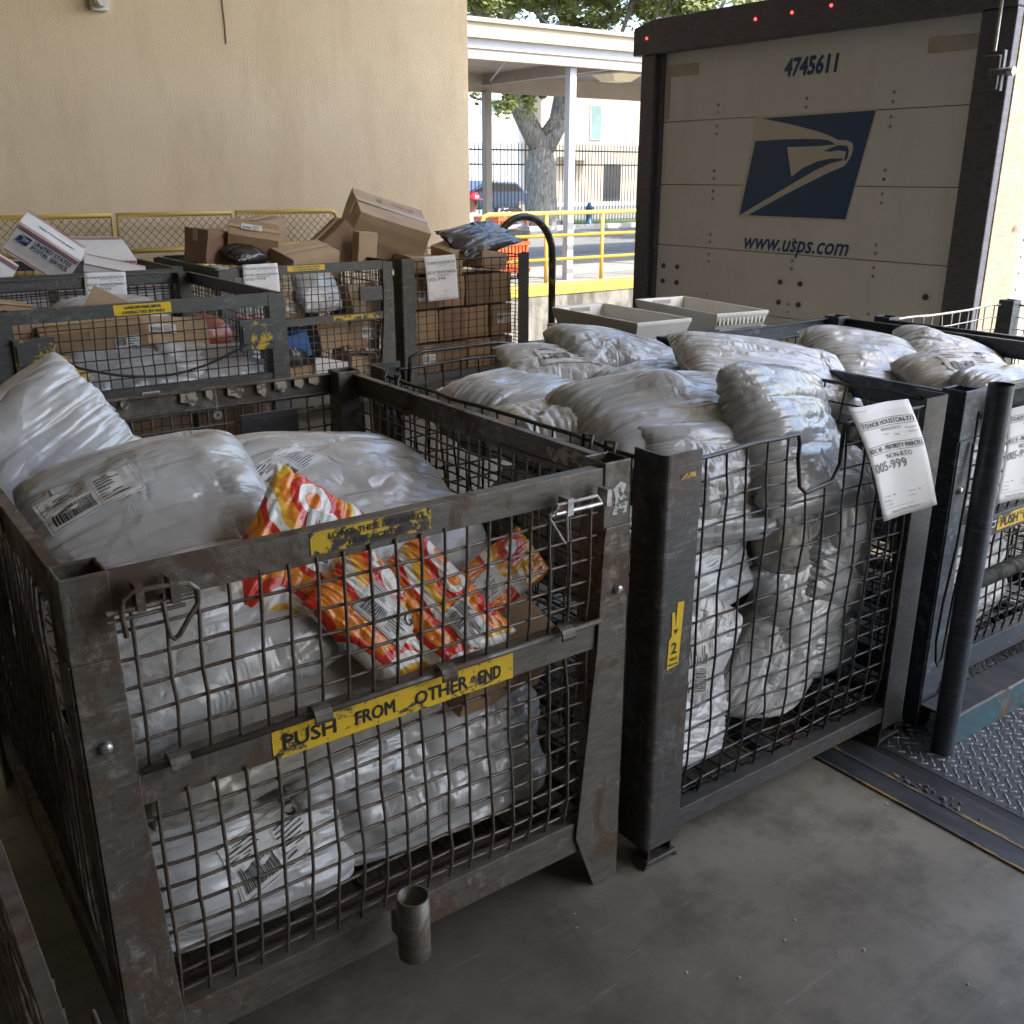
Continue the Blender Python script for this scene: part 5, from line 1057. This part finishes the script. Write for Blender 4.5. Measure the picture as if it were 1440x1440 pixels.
bag('black bag between the brown boxes on the heap', (2.60, 6.72, 1.13), .24, .20, .9, (20, 0, 10), 170, 'film_black', clamp=None, group='soft parcels in the middle back cage', slack=.13, n=(44, 34), outer=60)
# L3: stack of brown boxes
gS = 'brown boxes stacked in the right back cage'; lv = ('bottom', 'second', 'third', 'top'); cn = ('first', 'second', 'third', 'fourth')
for r_, (z, h) in enumerate(((.29, .26), (.55, .25), (.80, .24))):
    for c_, (x, ww) in enumerate(((3.90, .24), (4.15, .24), (4.39, .23), (4.62, .21))):
        parcel('brown box in the right back cage, %s layer, %s from the left' % (lv[r_], cn[c_]), (x, 6.70 + rnd.uniform(-.02, .03), z), (ww - .008, .38, h - .012), (0, 0, rnd.uniform(-3, 3)), rnd.choice(['kraft_d', 'kraft', 'kraft_d']), gS, crush=.03, flab=(rnd.uniform(-.2, .2), rnd.uniform(-.3, .2)) if rnd.random() < .4 else None)
parcel('light brown box lying askew on top at right of the right back cage', (4.50, 6.66, 1.02), (.34, .3, .13), (0, 8, 20), 'kraft', gS)
parcel('flat tan box in the top layer at left of the right back cage', (4.05, 6.72, 1.0), (.44, .36, .12), (2, 4, -6), 'kraft_l', gS)
parcel('long open tan carton under the torn black bag', (4.40, 6.70, 1.12), (.50, .26, .10), (10, -14, 6), 'kraft_l', gS)
bag('torn black bag draped over the top right boxes', (4.52, 6.68, 1.18), .62, .40, .22, (26, -8, 10), 175, 'film_black', None, 'black bags on the back row', n=(44, 34), outer=60, slack=.13, crump=.2)
# L1
gL = 'loose parcels in the left second row cage'
parcel('long brown carton with clear tape at mid height of the left second row cage', (1.22, 5.35, .86), (.50, .30, .17), (8, -2, -6), 'kraft', gL, flab=(.6, 0))
parcel('brown carton with shipping label right of the long one', (1.66, 5.45, .80), (.36, .30, .12), (22, 6, -14), 'kraft_l', gL, lab=(-.3, 0))
parcel('tan carton at the left edge of the left second row cage', (.86, 5.5, .93), (.24, .30, .22), (6, 10, 8), 'kraft', gL)
parcel('brown book box standing tilted behind the long carton', (1.40, 5.65, .94), (.26, .04, .20), (-10, 30, -16), 'kraft_l', gL, tape=False)
parcel('brown box low at the centre of the left second row cage', (1.32, 5.30, .60), (.40, .3, .16), (0, 4, 10), 'kraft_d', gL)
for i, (x, y) in enumerate(((.95, 5.3), (1.45, 5.35), (1.85, 5.3), (.98, 5.9), (1.5, 5.95), (1.84, 5.85))): parcel('brown box on the floor of the left second row cage, %s' % ('front left', 'front middle', 'front right', 'back left', 'back middle', 'back right')[i], (x, y, .33 + .04*(i % 3)), (.38, .38, .34), (0, 0, (i*29) % 18-9), 'kraft_d', gL)
kw = dict(clamp=CL1, slack=.14, n=(50, 38), outer=60)
gM = 'soft parcels in the left second row cage'
bag('yellow padded mailer at left of the left second row cage', (.93, 5.08, .72), .36, .26, .5, (24, -6, 8), 180, 'film_y', group=gM, cat='padded mailer', name='padded_mailer', **kw)
bag('broad grey white bag across the left second row cage', (1.32, 5.08, .70), .62, .34, .5, (26, 2, -4), 183, 'film_c', group=gM, **kw)
bag('creased white bag right of centre in the left second row cage', (1.64, 5.10, .72), .32, .26, .6, (36, 8, 10), 186, 'film_b', group=gM, **kw)
bag('white bag at the right corner of the left second row cage', (1.80, 5.06, .70), .36, .24, .8, (40, 4, -8), 189, 'film_b', group=gM, **kw)
bag('orange soft parcel at the back right of the left second row cage', (1.92, 5.66, .80), .32, .26, .7, (10, 6, 20), 192, 'film_or', group=gM, **kw)
bag('orange red soft parcel beside the carton in the left second row cage', (1.78, 5.66, .80), .24, .2, .6, (16, -8, -20), 193, 'film_or', group=gM, **kw)
bag('creamy white bag along the back of the left second row cage', (1.5, 6.0, .86), .6, .4, .7, (10, 3, 10), 195, 'film', group=gM, **kw)
# stuff between rows, seen through the nearest cage's back mesh
parcel('low brown carton on the floor of the gap behind the nearest cage', (.85, 3.25, .2), (.5, .4, .4), (0, 0, 8), 'kraft_d', 'cartons in the gap')

# ------------------------------------------------------------------ plastic trays on a stand
st = thing('tray_stand', 'dark steel stand carrying the plastic trays behind the second cage', 'stand', (3.2, 3.2, 0), None)
part('top', MB().box(2.62, 3.50, 2.84, 3.50, .928, .953), M['cart'], st, bevel=.003)
for x in (2.64, 3.44):
    for y in (2.89, 3.45): part('leg', MB().box(x, x+.04, y, y+.04, 0, .928), M['cart'], st)
def tray(label, c, L, Wd, H_, rz, ribbed=False):
    T = Matrix.Translation(Vector(c)) @ Matrix.Rotation(R(rz), 4, 'Z'); m = MB(); t = .004; k = .95
    def ring(sx, sy, z): return [T @ Vector((a*L/2*sx, b*Wd/2*sy, z)) for a, b in ((-1,-1),(1,-1),(1,1),(-1,1))]
    vs = ring(k, k, 0) + ring(1, 1, H_) + ring(1+.03, 1+.05, H_) + ring(1+.03, 1+.05, H_-.012) ; b = len(vs)
    i_ = ring(k-.02, k-.03, .004) + ring(1-.016, 1-.024, H_-.0005); vs += i_
    Q = lambda a, b_: [(a+j, a+(j+1) % 4, b_+(j+1) % 4, b_+j) for j in range(4)]
    fs = [(3,2,1,0)] + Q(0, 12) + Q(12, 8) + Q(8, 20) + Q(20, 16) + [(16,17,18,19)]
    o = single('plastic_tray', m.add(vs, fs), M['tray'], label, 'plastic tray', c, 'grey white plastic trays behind the second cage')
    bev(o, .002, 1)
    r = MB()
    if ribbed:
        for j in range(12): a = -.44 + j*.08; r.box(-L/2*.975-.012, -L/2*.975+.004, a*Wd-.004, a*Wd+.004, .02, H_-.014, T)
        part('end_ribs', r, M['tray'], o)
    h = MB()
    for sg in (-1, 1): h.box(sg*(L/2*.975)-.006, sg*(L/2*.975)+.006, -.05, .05, H_*.60, H_*.86, T)
    part('handle', h, plain('tray_handle', (.34, .33, .29), .5, .1), o); return o
tray('front left grey white plastic tray, topmost of its pair', (2.84, 3.15, 1.03), .58, .27, .07, 86)
tray('grey white plastic tray under the front left one', (2.85, 3.17, .955), .58, .27, .073, 92)
tray('rear right grey white plastic tray with ribbed end, topmost of its pair', (3.31, 3.14, 1.03), .58, .27, .07, 82, True)
tray('grey white plastic tray under the rear right one', (3.32, 3.17, .955), .58, .27, .073, 88)
bag('pale grey bag low in the right corner of the second cage', (2.38, 1.66, .33), .30, .24, .8, (76, 10, 10), 210, 'film_c', CB, 'dull grey bags deep in the cages')
bag('silvery bag above the dark gap at right of the second cage', (2.36, 1.80, .86), .40, .34, .85, (60, -10, 20), 213, 'film_c', CB, g3)
bag('silvery bag at mid height beside the right post of the second cage', (2.38, 1.66, .56), .34, .28, .85, (76, 30, 8), 216, 'film_c', CB, g3)
# floor litter
m = MB(); rnd = random.Random(3)
for i in range(46):
    x, y = rnd.uniform(.9, 2.3), rnd.uniform(.2, 1.45); s = rnd.uniform(.0012, .0045); m.lathe([(s, 0), (s*.8, s*.6), (0, s*.9)], (x, y, .0005), 5)
single('grit', m, M['kerb'], 'scattered grit and paper crumbs on the dark concrete floor', 'debris', (1.6, .8, 0), kind='stuff')

bag('black bin liner bulging from the orange bin', (9.84, 13.62, .90), .55, .5, .9, (60, 0, 0), 200, 'film_black', None, 'bin liners', n=(40, 34), outer=60, slack=.2, cat='bin liner', name='bin_liner')
